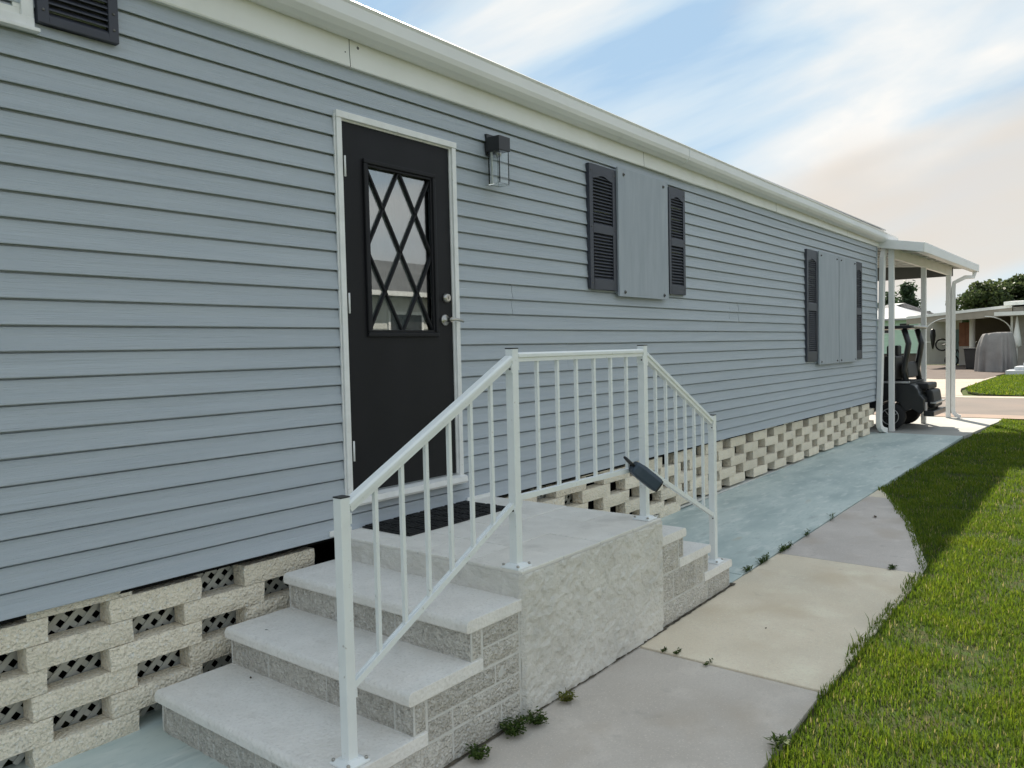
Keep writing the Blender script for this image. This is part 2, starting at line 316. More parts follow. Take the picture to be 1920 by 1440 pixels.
# siding boards, one object per course and length
seam_px = [(957,552),(957,580),(1303,372),(1303,390),(1342,497),(1342,515),(1382,573),(1382,590),(1342,606),(1342,622),(1427,642),(1427,660),(1275,682),(1275,703),(1062,652),(1062,680),(1060,790),(1062,818),(1110,735),(1112,757),(1340,790),(1341,803),(1560,758),(1308,462),(1310,478)]
seams = {}
for px, py in seam_px:
    q = at(px, py, y=0); c = int((q.z-ZB)/CH); seams.setdefault(c, []).append(q.x)
def board(xa, xb, z0, hgt):
    n = max(1, int((xb-xa)/.35)); mb = MB(); prof = [(.002,.009),(-.0185,.0005),(-.0225,.0005),(-.0235,.004),(-.015,hgt*.5),(-.0105,hgt-.0085),(.0015,hgt-.006),(.002,hgt+.010)]
    vs = []; fs = []; k = len(prof)
    for i in range(n+1):
        x = xa+(xb-xa)*i/n
        wv = nz((x*.8, z0*3, 1.3))*.0028 + nz((x*2.3, z0*9, 5))*.0012; dz = nz((x*.5, z0*2, 9))*.0026 + nz((x*1.7, z0*5, 4))*.0008
        if n > 2: wv -= .0022 if i == n else -.0010 if i == 0 else 0
        for (y, z) in prof: vs.append((x, y+(wv if y < 0 else 0), z0+z+(dz if z < hgt-.01 else dz*.5)))
    for i in range(n):
        for j in range(k-1): fs.append((i*k+j, (i+1)*k+j, (i+1)*k+j+1, i*k+j+1))
    fs += [tuple(range(k)), tuple(n*k+j for j in range(k-1,-1,-1))]
    mb.add(vs, fs, False)
    return mb.build('siding_board', M['siding'], home)
rs = random.Random(5)
shared = {}
for c in range(NCR):
    z0 = ZB + c*CH; hgt = CH if c < NCR-1 else .10
    cuts = [X0, X1-.02]
    if .74 < z0+CH*.6 and z0+CH*.5 < 2.82: cuts += [-.036, .896]
    s = list(seams.get(c, []))
    if not s:
        pr = c//2
        if pr not in shared: shared[pr] = [rs.uniform(5.2,6.6), rs.uniform(8.6,10.5)] if c > 3 else [rs.uniform(4.5,6.2), rs.uniform(8,10)]
        s = shared[pr]
    else: s = s + [s[0]+3.66 if s[0]+3.66 < 10.8 else s[0]-3.66]
    cuts += [v for v in s if not (-.35 < v < 1.25)]
    cuts.sort()
    for a, b in zip(cuts, cuts[1:]):
        if a > -.1 and b < 1.0 and len(cuts) > 3 and -.036 in cuts: continue
        if b-a < .03: continue
        gp = .0028 if a < 2.5 else .0055
        board(a+gp, b-gp, z0, hgt)
MB().box((X1-.022,-.032,ZB-.004),(X1+.012,.05,3.2)).build('corner_trim', M['siding'], home, .003)
MB().box((X1-.008,.052,ZB),(X1+.004,4.2,3.25)).build('end_wall', M['siding'], home)
# underside
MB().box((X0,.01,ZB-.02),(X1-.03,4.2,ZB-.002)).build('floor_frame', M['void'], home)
# fascia panels
fx = [-4.2,-2.35,.07,3.28,6.45,9.35,11.2]
for a, b in zip(fx, fx[1:]):
    n = 10
    def fas(u, v, a=a, b=b):
        x = a+.0022+(b-a-.0044)*u
        bow = nz((x*.7,2,v))*.007 + nz((x*2,7,v))*.003
        prof = [(-.004,3.072),(-.040,3.068),(-.043,3.075),(-.038,3.15),(-.036,3.30)]
        y, z = prof[int(round(v*4))]
        if x > 2.5: z += nz((x*1.1,4,0))*.008*(1-v)
        return (x, y+bow*(1 if 0 < v else 0), z)
    MB().grid(fas, 24, 4, False).build('fascia_panel', M['trim'], home, fix=False)
MB().box((X0,-.02,3.08),(11.19,-.004,3.30)).build('fascia_backing', M['sheath'], home)
for pxx, pyy in ((672,90),(650,116),(648,97)):
    q = at(pxx, pyy, y=-.04); MB().lathe([(.010 if pxx == 672 else .005,0),(.007 if pxx == 672 else .004,.004)], (q.x,-.034,q.z), (0,-1,0), 7).build('old_screw', M['screw'], home)
# gutter, in lengths, falling towards the road
def gut(xa, xb, dz=0, out=0):
    prof = [(-.036,3.315),(-.040,3.212),(-.085,3.204),(-.128,3.216),(-.155,3.240),(-.166,3.268),(-.168,3.330),(-.178,3.345),(-.172,3.352),(-.160,3.348),(-.158,3.27),(-.12,3.228),(-.05,3.224),(-.046,3.315)]
    prof = [(y-out*(1 if y < -.06 else 0), z) for y, z in prof]
    mb = MB(); vs = []; fs = []; k = len(prof); n = max(2, int((xb-xa)/.6))
    for i in range(n+1):
        x = xa+(xb-xa)*i/n; s = -.0062*x + dz + nz((x*.6,8,8))*.004
        vs += [(x, y, z+s) for y, z in prof]
    for i in range(n):
        for j in range(k): fs.append((i*k+j, i*k+(j+1)%k, (i+1)*k+(j+1)%k, (i+1)*k+j))
    fs += [tuple(range(k)), tuple(n*k+j for j in range(k-1,-1,-1))]
    mb.add(vs, fs); return mb.build('gutter', M['gutter'], home)
gut(X0, 3.95); gut(3.9, 11.85, -.003, .004)
# roof
MB().extr([(-.12,3.335),(-.12,3.35),(2.1,3.62),(4.35,3.35),(4.35,3.30),(2.1,3.57),(-.03,3.31)], 'x', X0, 11.25).build('roof', M['roof'], home)
MB().lathe([(.05,0),(.05,.09),(.075,.09),(.075,.14),(.0,.16)], (3.0,.55,3.415), n=12).build('roof_vent', pm('vent_brown', (.30,.18,.15), rough=.6), home)
# downspout on the corner
px = at(1658, 450, y=-.075)
mb = MB().ribbon([(11.30,-.10,3.17),(11.29,-.095,3.08),(11.22,-.075,2.9),(11.05,-.075,.9),(10.97,-.075,.30),(10.955,-.078,.20),(10.97,-.085,.13),(11.03,-.10,.085),(11.16,-.13,.055)], (0.006,.037,0), (0,.0,.042))
mb.build('downspout', M['gutter'], home, .006)

# ---- block skirting: every block an object
def blockmesh(name, L, H, D, m, seed, nx=7, nzv=3, amp=.0022):
    mb = MB(); rr = random.Random(seed)
    def f(u, v):
        e = min(u,1-u,v,1-v); a = 0 if e < .001 else 1
        x = (u-.5)*L; z = v*H; return (x + (rr.uniform(-.003,.003)), (-amp if a else amp*.9)+rr.uniform(-amp,amp)*.7, min(H,max(0,z + rr.uniform(-.002,.002)*a)))
    mb.grid(f, nx, nzv, False)
    k = nx+1; b0 = len(mb.v)
    mb.add([(-L/2,D,0),(L/2,D,0),(L/2,D,H),(-L/2,D,H)], [(0,3,2,1)])
    g = lambda i, j: j*k+i
    mb.f += [tuple([g(i,0) for i in range(k)] + [b0+1,b0])[::-1], tuple([g(i,nzv) for i in range(k)] + [b0+2,b0+3]), tuple([g(0,j) for j in range(nzv+1)] + [b0+3,b0]), tuple([g(nx,j) for j in range(nzv+1)] + [b0+2,b0+1])[::-1]]
    mb.sm += [False]*4
    return mb.mesh(name, m)
bms = [blockmesh('skirt_block', .415, .0985, .095, M['brick'], i) for i in range(6)]
skirt_gap = (-.19, 1.16)
rb = random.Random(3)
for row in range(7):
    zr = -.092 + row*.1013
    per = .653; off = -1.598 if row % 2 == 0 else -1.290
    k0 = int((X0-off)/per)
    for k in range(k0, 22):
        xa = off + k*per + rb.uniform(-.012,.012)
        if xa > 3.2: xa = off + k*per*.985 + .045 + rb.uniform(-.03,.03)
        xb = xa + .415; xm = (xa+xb)/2
        if xm < -3.0: continue
        if xb > -.15 and xa < 1.15: 
            if xa < -.45 and row >= 4: pass
            else: continue
        fit = 1.0
        if xb > X1-.03:
            if X1-.03-xa < .10: continue
            fit = (X1-.03-xa)/.415; xm = (xa+X1-.03)/2
        zz0 = zr + max(0, min(1,(xm-1.5)/4))*.018
        g = gz(xm)
        if zz0+.0985 < g+.05: continue
        if zz0 < g: zz0 = g+.001 if g-zz0 > .03 else zz0
        if row == 6 and rb.random() < .35: continue
        o = link('skirt_block', bms[rb.randrange(6)], home, True)
        o.location = Vector((xm, .012+rb.uniform(-.004,.005), zz0)) - home.location
        o.rotation_euler = (0, rb.uniform(-.004,.004), rb.uniform(-.012,.012))
        o.scale = (fit, 1, min(1, (ZB+.02-zz0)/.0985) if row == 6 else 1)
MB().box((1.2,.03,-.02),(X1-.05,.10,.0)).build('mortar_bed', M['mortar'], home)
# white lattice behind the blocks
lat = MB().box((X0,.42,-.10),(X1-.05,.44,ZB)).build('crawl_space_dark', M['void'], home)  # added near-black sheet, its colour stands for the unlit crawl space
def lattice(xa, xb):
    lp = MB().box((xa,.150,.530),(xb,.156,.552)).build('lattice_panel', M['lattice'], home)
    h = .60; n = int((xb-xa+h)/.072)
    for k in range(n):
        for sgn, yy in ((1,.135),(-1,.142)):
            b = xa - h + k*.072
            p0 = Vector((b, yy, -.08)); p1 = Vector((b+h, yy, -.08+h))
            if sgn < 0: p0.z, p1.z = p1.z, p0.z
            for q, o2 in ((p0,p1),(p1,p0)):                  # clip to the panel ends
                if q.x < xa: t = (xa-q.x)/(o2.x-q.x); q.z += (o2.z-q.z)*t; q.x = xa
                if q.x > xb: t = (xb-q.x)/(o2.x-q.x); q.z += (o2.z-q.z)*t; q.x = xb
            if abs(p1.x-p0.x) < .03: continue
            MB().beam(p0, p1, .005, .0235).build('lattice_strip', M['lattice'], lp)
lattice(-2.25, -.2)
lattice(1.2, 2.55)

# ---- door
dfm = MB()
Y1 = -.040
for a, b in (((-.010,.002,.74),(.024,Y1,2.784)),((.886,.002,.74),(.920,Y1,2.784)),((-.014,.002,2.784),(.924,Y1-.004,2.820))): dfm.box(a, b)
df = dfm.build('door_frame', M['frame'], home, .003)
MB().box((.024,.002,.76),(.036,-.022,2.784)).box((.876,.002,.76),(.886,-.022,2.784)).box((.036,.002,2.776),(.876,-.022,2.784)).build('door_stop', M['frame'], df)
for xs in ((-.034,-.0125),(.9225,.931)): MB().box((xs[0] if xs[0] > 0 else -.020,-.020,.72),(xs[1],-.030,2.80)).build('frame_flange', M['frame'], df)
MB().extr([(.002,.700),(-.060,.700),(-.066,.712),(-.060,.742),(-.020,.752),(.002,.752)], 'x', -.02, .93).build('threshold', M['frame'], df)
MB().box((-.16,-.030,.560),(-.012,-.018,.590)).box((.935,-.030,.566),(1.16,-.018,.592)).build('base_flashing', M['frame'], home, .002)
ox0, ox1, oz0, oz1 = .205, .718, 1.645, 2.575        # glass opening
ds = MB()
dy0, dy1 = -.014, .028
for a, b in (((.036,.764),(ox0,2.776)),((ox1,.764),(.876,2.776)),((ox0,.764),(ox1,oz0)),((ox0,oz1),(ox1,2.776))): ds.box((a[0],dy0,a[1]),(b[0],dy1,b[1]))
door = ds.build('door', M['door'], home)
door['label'] = 'charcoal entry door with diamond leaded window'
# raised mould around the glass
for (a, b) in (((ox0-.026,oz0-.026),(ox1+.026,oz0)),((ox0-.026,oz1),(ox1+.026,oz1+.026)),((ox0-.026,oz0),(ox0,oz1)),((ox1,oz0),(ox1+.026,oz1))):
    MB().box((a[0],dy0-.016,a[1]),(b[0],dy0+.003,b[1])).build('glazing_mould', M['door'], door, .006)
for (a, b) in (((ox0,oz0),(ox1,oz0+.014)),((ox0,oz1-.014),(ox1,oz1)),((ox0,oz0+.014),(ox0+.014,oz1-.014)),((ox1-.014,oz0+.014),(ox1,oz1-.014))):
    MB().box((a[0],dy0-.006,a[1]),(b[0],dy0+.012,b[1])).build('glazing_bead', M['door'], door, .003)
gw, gh = ox1-ox0, oz1-oz0
def UV(u, v): return (ox0+gw*u, oz1-gh*v)
panes = []
for cu, cv in ((.5,.25),(.25,.5),(.75,.5),(.5,.75)): panes.append([(cu-.25,cv),(cu,cv-.25),(cu+.25,cv),(cu,cv+.25)])
for cu, cv in ((0,.25),(0,.75)): panes.append([(0,cv-.25),(.25,cv),(0,cv+.25)])
for cu, cv in ((1,.25),(1,.75)): panes.append([(1,cv-.25),(1,cv+.25),(.75,cv)])
for cu in (.25,.75): panes.append([(cu-.25,0),(cu+.25,0),(cu,.25)]); panes.append([(cu-.25,1),(cu,.75),(cu+.25,1)])
for P in panes:
    q = [UV(*t) for t in P]; n = len(q); cx = sum(a for a,_ in q)/n; cz = sum(b for _,b in q)/n
    q = [(cx+(a-cx)*.97, cz+(b-cz)*.97) for a,b in q]
    mb = MB().add([(a,.006,b) for a,b in q]+[(a,.010,b) for a,b in q], [tuple(range(n)), tuple(range(2*n-1,n-1,-1))]+[(i,n+i,n+(i+1)%n,(i+1)%n) for i in range(n)])
    mb.build('pane', M['doorglass'], door)
for (a, b) in (((0,0),(1,1)),((1,0),(0,1)),((.5,0),(0,.5)),((.5,0),(1,.5)),((0,.5),(.5,1)),((1,.5),(.5,1))):
    A = UV(*a); B = UV(*b)
    mb = MB(); va = Vector((A[0],0,A[1])); vb = Vector((B[0],0,B[1])); d = (vb-va).normalized(); s = Vector((-d.z,0,d.x))
    sec = [(-.009,.004),(-.009,-.003),(-.005,-.011),(.005,-.011),(.009,-.003),(.009,.004)]
    vs = [va+s*i+Vector((0,j,0)) for i,j in sec]+[vb+s*i+Vector((0,j,0)) for i,j in sec]
    mb.add(vs, [(k,(k+1)%6,6+(k+1)%6,6+k) for k in range(6)]+[tuple(range(5,-1,-1)),tuple(range(6,12))]).build('muntin', M['door'], door)
MB().lathe([(.031,0),(.031,.006),(.026,.012),(.024,.022),(.0195,.024),(.018,.024)], (.822,dy0,1.858), (0,-1,0), 20).build('deadbolt', M['steel'], door)
MB().box((.820,dy0-.0245,1.850),(.824,dy0-.0255,1.866)).build('keyhole', M['void'], door)
MB().lathe([(.036,0),(.036,.004),(.030,.011),(.016,.014),(.013,.050),(.015,.062)], (.808,dy0,1.722), (0,-1,0), 20).build('lever_rose', M['steel'], door)
MB().tube([(.800,dy0-.058,1.722),(.83,dy0-.060,1.724),(.87,dy0-.060,1.722),(.905,dy0-.056,1.716),(.920,dy0-.052,1.712)], [.012,.010,.009,.009,.007], 8).build('lever_handle', M['steel'], door)
for z in (2.53,1.80,1.00):
    MB().tube([(.033,-.046,z-.055),(.033,-.046,z+.055)], .005, 8).build('hinge', M['frame'], door)
# room behind the glass
def cur(u, v): return (.16+.6*u, .075+.012*math.sin(u*34+nz((u*4,0,v*2))*2.5)+.004*math.sin(u*90), 1.55+1.12*v)
MB().grid(cur, 70, 6).build('curtain', M['curtain'], home, fix=False)
MB().box((.05,.5,.75),(.87,.52,2.8)).build('room_wall', pm('room_dim', (.25,.23,.2)), home)

for o in home.children:
    if o.name in ('door_frame','door','curtain'): o.location.x -= .026
# ---- window and shutters
win = MB().box((-2.55,.004,2.80),(-1.487,-.040,2.842)).box((-2.55,.004,2.842),(-2.50,-.036,3.06)).box((-1.530,.004,2.842),(-1.487,-.036,3.06)).build('window', M['frame'], home, .003)
MB().box((-2.56,-.028,2.788),(-1.475,-.060,2.802)).build('window_sill', M['frame'], win, .002)
MB().box((-2.50,.0,2.842),(-1.53,-.022,2.872)).box((-1.555,.0,2.872),(-1.53,-.022,3.06)).build('sash', M['trim'], win, .002)
MB().box((-2.50,-.004,2.872),(-1.555,-.010,3.06)).build('pane', M['doorglass'], win)
def shutter(xa, xb, za, zb, arch=True, full=True):
    st = (xb-xa)*.13; yb, yf = -.018, -.050
    mb = MB(); mb.box((xa,yb,za),(xa+st,yf,zb)); mb.box((xb-st,yb,za),(xb,yf,zb))
    H = zb-za; secs = []
    lo = za+H*.085; mid0 = za+H*.455; mid1 = za+H*.525; top = zb-H*.075
    if full:
        for a, b in ((za,lo),(mid0,mid1),(top,zb)): mb.box((xa+st,yb,a),(xb-st,yf,b))
        secs = [(lo,mid0),(mid1,top)]
    else: mb.box((xa+st,yb,za),(xb-st,yf,za+.03)); secs = [(za+.03,zb)]
    s = mb.build('shutter', M['shutter'], home, .003)
    MB().box((xa+st,yb+.0,za+.01),(xb-st,yb-.004,zb-.01)).build('shutter_back', M['shutter'], s)
    for a, b in secs:
        n = max(3, int(round((b-a)/.0265))); ph = (b-a)/n
        for k in range(n):
            z = a+ph*k
            x0, x1 = xa+st+.0005, xb-st-.0005
            MB().add([(x0,-.024,z+ph*.98),(x1,-.024,z+ph*.98),(x1,-.046,z+ph*.20),(x0,-.046,z+ph*.20),(x0,-.024,z+ph*.70),(x1,-.024,z+ph*.70),(x1,-.046,z-.0*ph),(x0,-.046,z)],
                     [(0,1,2,3),(7,6,5,4),(3,2,6,7),(0,4,5,1),(0,3,7,4),(1,5,6,2)]).build('louver', M['shutter'], s)
        if arch and b == secs[-1][1]:
            w2 = (xb-xa)/2-st; cx = (xa+xb)/2; n = 10
            vs = []; 
            for i in range(n+1):
                t = -1+2*i/n; zc = b-.030*(1-math.cos(abs(t)*math.pi))/2-.004
                vs += [(cx+t*w2,-.0505,zc),(cx+t*w2,-.0505,b+.001),(cx+t*w2,-.03,zc),(cx+t*w2,-.03,b+.001)]
            fs = []
            for i in range(n): fs += [(4*i,4*i+4,4*i+5,4*i+1),(4*i+2,4*i+6,4*i+4,4*i)]
            MB().add(vs, fs).build('shutter_arch', M['shutter'], s)
    for x in (xa+st/2, xb-st/2):
        for z in (za+.05, (za+zb)/2, zb-.05): MB().lathe([(.006,0),(.006,.002),(.003,.004)], (x,yf,z), (0,-1,0), 8).build('screw', M['screw'], s)
    return s
shutter(-1.478, -1.17, 2.832, 3.062, False, False)
shutter(2.40, 2.795, 1.985, 2.955); shutter(3.715, 4.04, 2.0, 2.965)
shutter(7.50, 7.93, 1.285, 2.73); shutter(9.74, 10.08, 1.27, 2.73)
def storm(xa, xb, za, zb, y=-.062, th=.012):
    def f(u, v): x = xa+(xb-xa)*u; z = za+(zb-za)*v; return (x, y-.004+nz((x*1.5,z*1.5,3))*.006, z)
    mb = MB().grid(f, 12, 12); mb.box((xa,y-.002,za),(xb,y+th,zb))
    s = mb.build('storm_panel', M['panel'], home)
    for x in (xa+.09, xb-.09):
        for z in (za+.035, zb-.05):
            MB().lathe([(.016,0),(.016,.002),(.008,.003),(.008,.012),(.002,.016)], (x,y-.004,z), (0,-1,0), 8).build('bolt', M['screw'], s)
    for xr in (xa+.02, xb-.05): MB().box((xr,-.02,za+.02),(xr+.03,y+th-.001,zb-.02)).build('panel_rail', M['panel'], s)
storm(2.80, 3.665, 1.945, 2.985); storm(7.935, 8.815, 1.235, 2.735); storm(8.835, 9.70, 1.235, 2.735)

# ---- wall lamp
lamp = thing('wall_lamp', 'black square wall lamp with clear glass shade beside the door', 'lamp', (1.27,-.016,2.80))
MB().box((1.200,-.014,2.800),(1.322,-.036,2.938)).build('backplate', M['blackpl'], lamp, .002)
MB().box((1.236,-.036,2.835),(1.300,-.060,2.905)).build('arm', M['blackpl'], lamp)
MB().box((1.178,-.050,2.815),(1.292,-.156,2.905)).build('housing', M['blackpl'], lamp, .002)
gx0, gx1, gy0, gy1, gz0, gz1, gt = 1.184, 1.284, -.058, -.150, 2.600, 2.815, .007
g = MB().box((gx0,gy0,gz0+gt),(gx0+gt,gy1,gz1)).box((gx1-gt,gy0,gz0+gt),(gx1,gy1,gz1)).box((gx0+gt,gy0,gz0+gt),(gx1-gt,gy0-gt,gz1)).box((gx0+gt,gy1+gt,gz0+gt),(gx1-gt,gy1,gz1)).box((gx0,gy0,gz0),(gx1,gy1,gz0+gt-.0005))
g.build('glass_shade', M['lampglass'], lamp)
MB().box((1.196,-.070,2.612),(1.206,-.082,2.812)).build('light_rod', pm('acrylic_rod', (.88,.90,.88), rough=.2), lamp, .002)
MB().lathe([(.016,0),(.018,.02),(.018,.03)], (1.234,-.104,2.785), (0,0,1), 12).build('bulb_socket', M['steel'], lamp)

# ------------------------------------------------------------------ porch with steps on both sides
porch = thing('concrete_porch', 'stuccoed concrete porch with white steps on both sides below the door', 'porch', (.5,-.6,gz(.5)))
PX0, PX1, PY, PZ = -.135, 1.15, -1.295, .556
def stuc(p, n):   # rough trowelled plaster
    p = Vector(p); a = noise.fractal(p*26, 1, 2.2, 3); q = p + noise.noise_vector(p*7)*.05; b = noise.noise(q*17)+.45*noise.noise(q*41); c = noise.noise(q*10+Vector((5,2,1)))
    lip = min(1, max(0, b*7)); edge = math.exp(-(b/.07)**2)*(.4+max(0,c))
    return n*(a*.005 + lip*.0050 + edge*.009)
def face(P0, du, dv, n, nu, nv, mb):
    P0, du, dv, n = map(Vector, (P0,du,dv,n))
    def f(u, v):
        p = P0+du*u+dv*v; e = min(u,1-u,v,1-v); k = min(1, e*max(nu,nv)/3)
        return p + stuc(p, n)*k - n*(.012*(1-min(1, min(u,1-u)*nu/2)))
    mb.grid(f, nu, nv)
pb = MB(); zb = gz(.5)-.03; HH = PZ-zb
face((PX0,PY,zb),(PX1-PX0,0,0),(0,0,HH),(0,-1,0),230,116,pb)
face((PX0,-.02,zb),(0,PY+.02,0),(0,0,HH),(-1,0,0),180,90,pb)
face((PX1,PY,zb),(0,-PY-.02,0),(0,0,HH),(1,0,0),40,20,pb)
pl = pb.build('platform', M['stucco'], porch, fix=False)
MB().box((PX0+.015,PY+.015,zb),(PX1-.015,-.02,PZ-.001)).build('platform_core', M['stucco'], pl)
nxT, nyT = 4, 4
for i in range(nxT):
    for j in range(nyT):
        xa = PX0+.002+(PX1-PX0-.004)*i/nxT; xb_ = PX0+.002+(PX1-PX0-.004)*(i+1)/nxT; ya = PY+.004-(PY+.022)*j/nyT; yb_ = PY+.004-(PY+.022)*(j+1)/nyT
        MB().box((xa+.0018,ya+.0018,PZ-.004),(xb_-.0018,yb_-.0018,PZ+.014+rb.uniform(-.0012,.0012))).build('tile', M['tile'], pl, .0035)
MB().box((PX0+.004,PY+.006,PZ-.002),(PX1-.004,-.022,PZ+.0095)).build('tile_grout', M['mortar'], pl)
PT = PZ+.014
YS0, YS1 = -.075, -1.278     # the steps' wall end and outer end
def tread(xn, xb2, top, th, s):      # xn = nose x; s = -1 steps fall to -x
    mb = MB(); r = .022; prof = []
    for k in range(7):
        a = math.pi/2*(k/6); prof.append((xn - s*(r - r*math.sin(math.pi/2*k/6)), 0))
    p = [(xb2, top-th),(xb2, top)]
    for k in range(7):
        a = math.pi/2*k/6; p.append((xn - s*r + s*r*math.sin(a), top - r + r*math.cos(a)))
    p += [(xn, top-th+.008),(xn - s*.008, top-th)]
    mb.extr(p, 'y', YS0+.004, YS1-.008)
    return mb.build('tread', M['tread'], porch, .003)
def blocks_y(xa, xb2, za, zb2, y, parent):   # blocks on a face looking to -y
    n = max(1, round((zb2-za)/.115)); h = (zb2-za)/n
    for i in range(n):
        x = xa + (.13 if i % 2 else 0)*0; first = True
        while x < xb2-.01:
            l = rb.choice([.3,.405,.405]) if not first else rb.choice([.14,.2,.3,.405]); first = False
            e = min(x+l, xb2)
            if xb2-e < .08: e = xb2
            rough_block((x+.005,e-.005,za+h*i+.005,za+h*(i+1)-.005), 'y', y, -1, parent); x = e
def blocks_x(ya, yb2, za, zb2, x, s, parent):
    y = ya; first = True
    while y > yb2+.01:
        e = max(y-(.405 if not first else rb.uniform(.25,.40)), yb2); first = False
        if e-yb2 < .1: e = yb2
        rough_block((e+.004,y-.004,za+.003,zb2-.003), 'x', x, s, parent); y = e
def rough_block(r, axis, c, s, parent):
    a0, a1, b0, b1 = r; mb = MB(); nu, nv = max(2,int((a1-a0)/.035)), max(2,int((b1-b0)/.03)); sd = rb.uniform(0,90)
    def P(a, b, d): return (a, c+s*d, b) if axis == 'y' else (c+s*d, a, b)
    def f(u, v):
        e = min(u,1-u,v,1-v); d = .001+nz((u*9+sd,v*9,3))*.002 if e < .001 else .006+nz((u*9+sd,v*5,sd))*.010
        return P(a0+(a1-a0)*u, b0+(b1-b0)*v, d)
    mb.grid(f, nu, nv, False); k = nu+1
    # sides go back into the mortar
    b = len(mb.v); mb.add([P(a0,b0,-.006),P(a1,b0,-.006),P(a1,b1,-.006),P(a0,b1,-.006)], [])
    mb.f += [tuple([i for i in range(k)]+[b+1,b]), tuple([nv*k+i for i in range(k)]+[b+2,b+3]), tuple([j*k for j in range(nv+1)]+[b+3,b]), tuple([j*k+nu for j in range(nv+1)]+[b+2,b+1])]; mb.sm += [False]*4
    mb.build('block', M['block'], parent)
TH = .052
lx = [(-.488,.452),(-.815,.277),(-1.155,.102)]
rx = [(1.462,.458),(1.800,.288),(2.125,.122)]
core = MB()
for k, (xn, top) in enumerate(lx):
    nxt = PX0 if k == 0 else lx[k-1][0]
    tread(xn, (PX0+.004 if k == 0 else nxt+.095), top, TH, -1)
for k, (xn, top) in enumerate(rx):
    nxt = PX1 if k == 0 else rx[k-1][0]
    tread(xn, (PX1-.004 if k == 0 else nxt-.09), top, TH, 1)
mL = MB(); mR = MB(); gL = gz(-1)-.03; gR = gz(1.8)-.03
for k, (xn, top) in enumerate(lx):
    end = PX0-.0 if k == 0 else lx[k-1][0]+.034
    mL.box((xn+.030,YS0,gL),(end,YS1,top-TH-.0008))
for k, (xn, top) in enumerate(rx):
    end = PX1 if k == 0 else rx[k-1][0]-.034
    mR.box((xn-.030,YS0,gR),(end,YS1,top-TH-.0008))
mL.build('step_core', M['mortar'], porch); mR.build('step_core', M['mortar'], porch)
# outer side blocks and risers
zlev = [lx[0][1]-TH, lx[1][1], lx[1][1]-TH, lx[2][1], lx[2][1]-TH]
for k, (xn, top) in enumerate(lx):
    bot = lx[k+1][1] if k < 2 else gz(xn)-.02
    blocks_x(YS0-.01, YS1, bot, top-TH-.002, xn+.030, -1, porch)
    end = PX0-.012
    lo = lx[k+1][1]-TH if k < 2 else gz(xn)-.02
    if k < 2: blocks_y(xn+.034, lx[k][0]+.095, lx[k+1][1]+.002, top-TH-.002, YS1, porch); blocks_y(lx[k][0]+.10, end, lo, top-TH-.002 if k == 0 else lx[k][1]-TH-.002, YS1, porch)
    else: blocks_y(xn+.034, end, lo, top-TH-.002, YS1, porch)
for k, (xn, top) in enumerate(rx):
    bot = rx[k+1][1] if k < 2 else gz(xn)-.02
    start = PX1+.012
    lo = rx[k+1][1]-TH if k < 2 else gz(xn)-.02
    if k < 2: blocks_y(rx[k][0]-.09, xn-.034, rx[k+1][1]+.002, top-TH-.002, YS1, porch); blocks_y(start, rx[k][0]-.095, lo, top-TH-.002, YS1, porch)
    else: blocks_y(start, xn-.034, lo, top-TH-.002, YS1, porch)
    rough = blocks_x(YS0-.01, YS1, bot, top-TH-.002, xn-.030, 1, porch)

# door mat
def matz(x, y): return PT+.001
mt = thing('door_mat', 'black rubber door mat with basket weave ridges on the porch', 'mat', (.5,-.21,PT))
MB().box((.055,-.035,PT+.001),(.905,-.405,PT+.009)).build('base', M['mat'], mt, .002)
for i in range(8):
    for j in range(4):
        cx = .055+.106*(i+.5); cy = -.035-.0925*(j+.5)
        for k in range(3):
            o = (k-1)*.027
            if (i+j) % 2: MB().box((cx-.044,cy+o-.009,PT+.009),(cx+.044,cy+o+.009,PT+.0145)).build('ridge', M['mat'], mt)
            else: MB().box((cx+o-.010,cy-.040,PT+.009),(cx+o+.010,cy+.040,PT+.0145)).build('ridge', M['mat'], mt)

# ------------------------------------------------------------------ handrail
hr = thing('handrail', 'white aluminium handrail with thin balusters around the porch', 'railing', (.5,-1.22,PT))
RY = -1.222
def post(x, zb2, zt):
    MB().box((x-.0205,RY-.0205,zb2+.012),(x+.0205,RY+.0205,zt)).build('post', M['rail'], hr, .003)
    MB().box((x-.0215,RY-.0215,zt),(x+.0215,RY+.0215,zt+.005)).build('post_cap', M['blackpl'], hr, .002)
    MB().add([(x+i*.05,RY+j*.05,zb2+.001) for i,j in ((-1,-1),(1,-1),(1,1),(-1,1))]+[(x+i*.05,RY+j*.05,zb2+.008) for i,j in ((-1,-1),(1,-1),(1,1),(-1,1))]+[(x+i*.03,RY+j*.03,zb2+.020) for i,j in ((-1,-1),(1,-1),(1,1),(-1,1))],
        [(3,2,1,0)]+[(k,(k+1)%4,4+(k+1)%4,4+k) for k in range(4)]+[(4+k,4+(k+1)%4,8+(k+1)%4,8+k) for k in range(4)]+[(8,9,10,11)]).build('base_plate', M['rail'], hr, .002)
    for i, j in ((-1,-1),(1,-1),(1,1),(-1,1)): MB().lathe([(.007,0),(.007,.006),(.004,.009)], (x+i*.040,RY+j*.040,zb2+.0125), (0,0,1), 6).build('anchor_bolt', M['steel'], hr)
PA, PB_, PC, PL_ = -.082, 1.078, 1.978, -1.042
post(PA, PT, 1.534); post(PB_, PT, 1.536); post(PC, rx[2][1], 1.078); post(PL_, lx[2][1], 1.036)
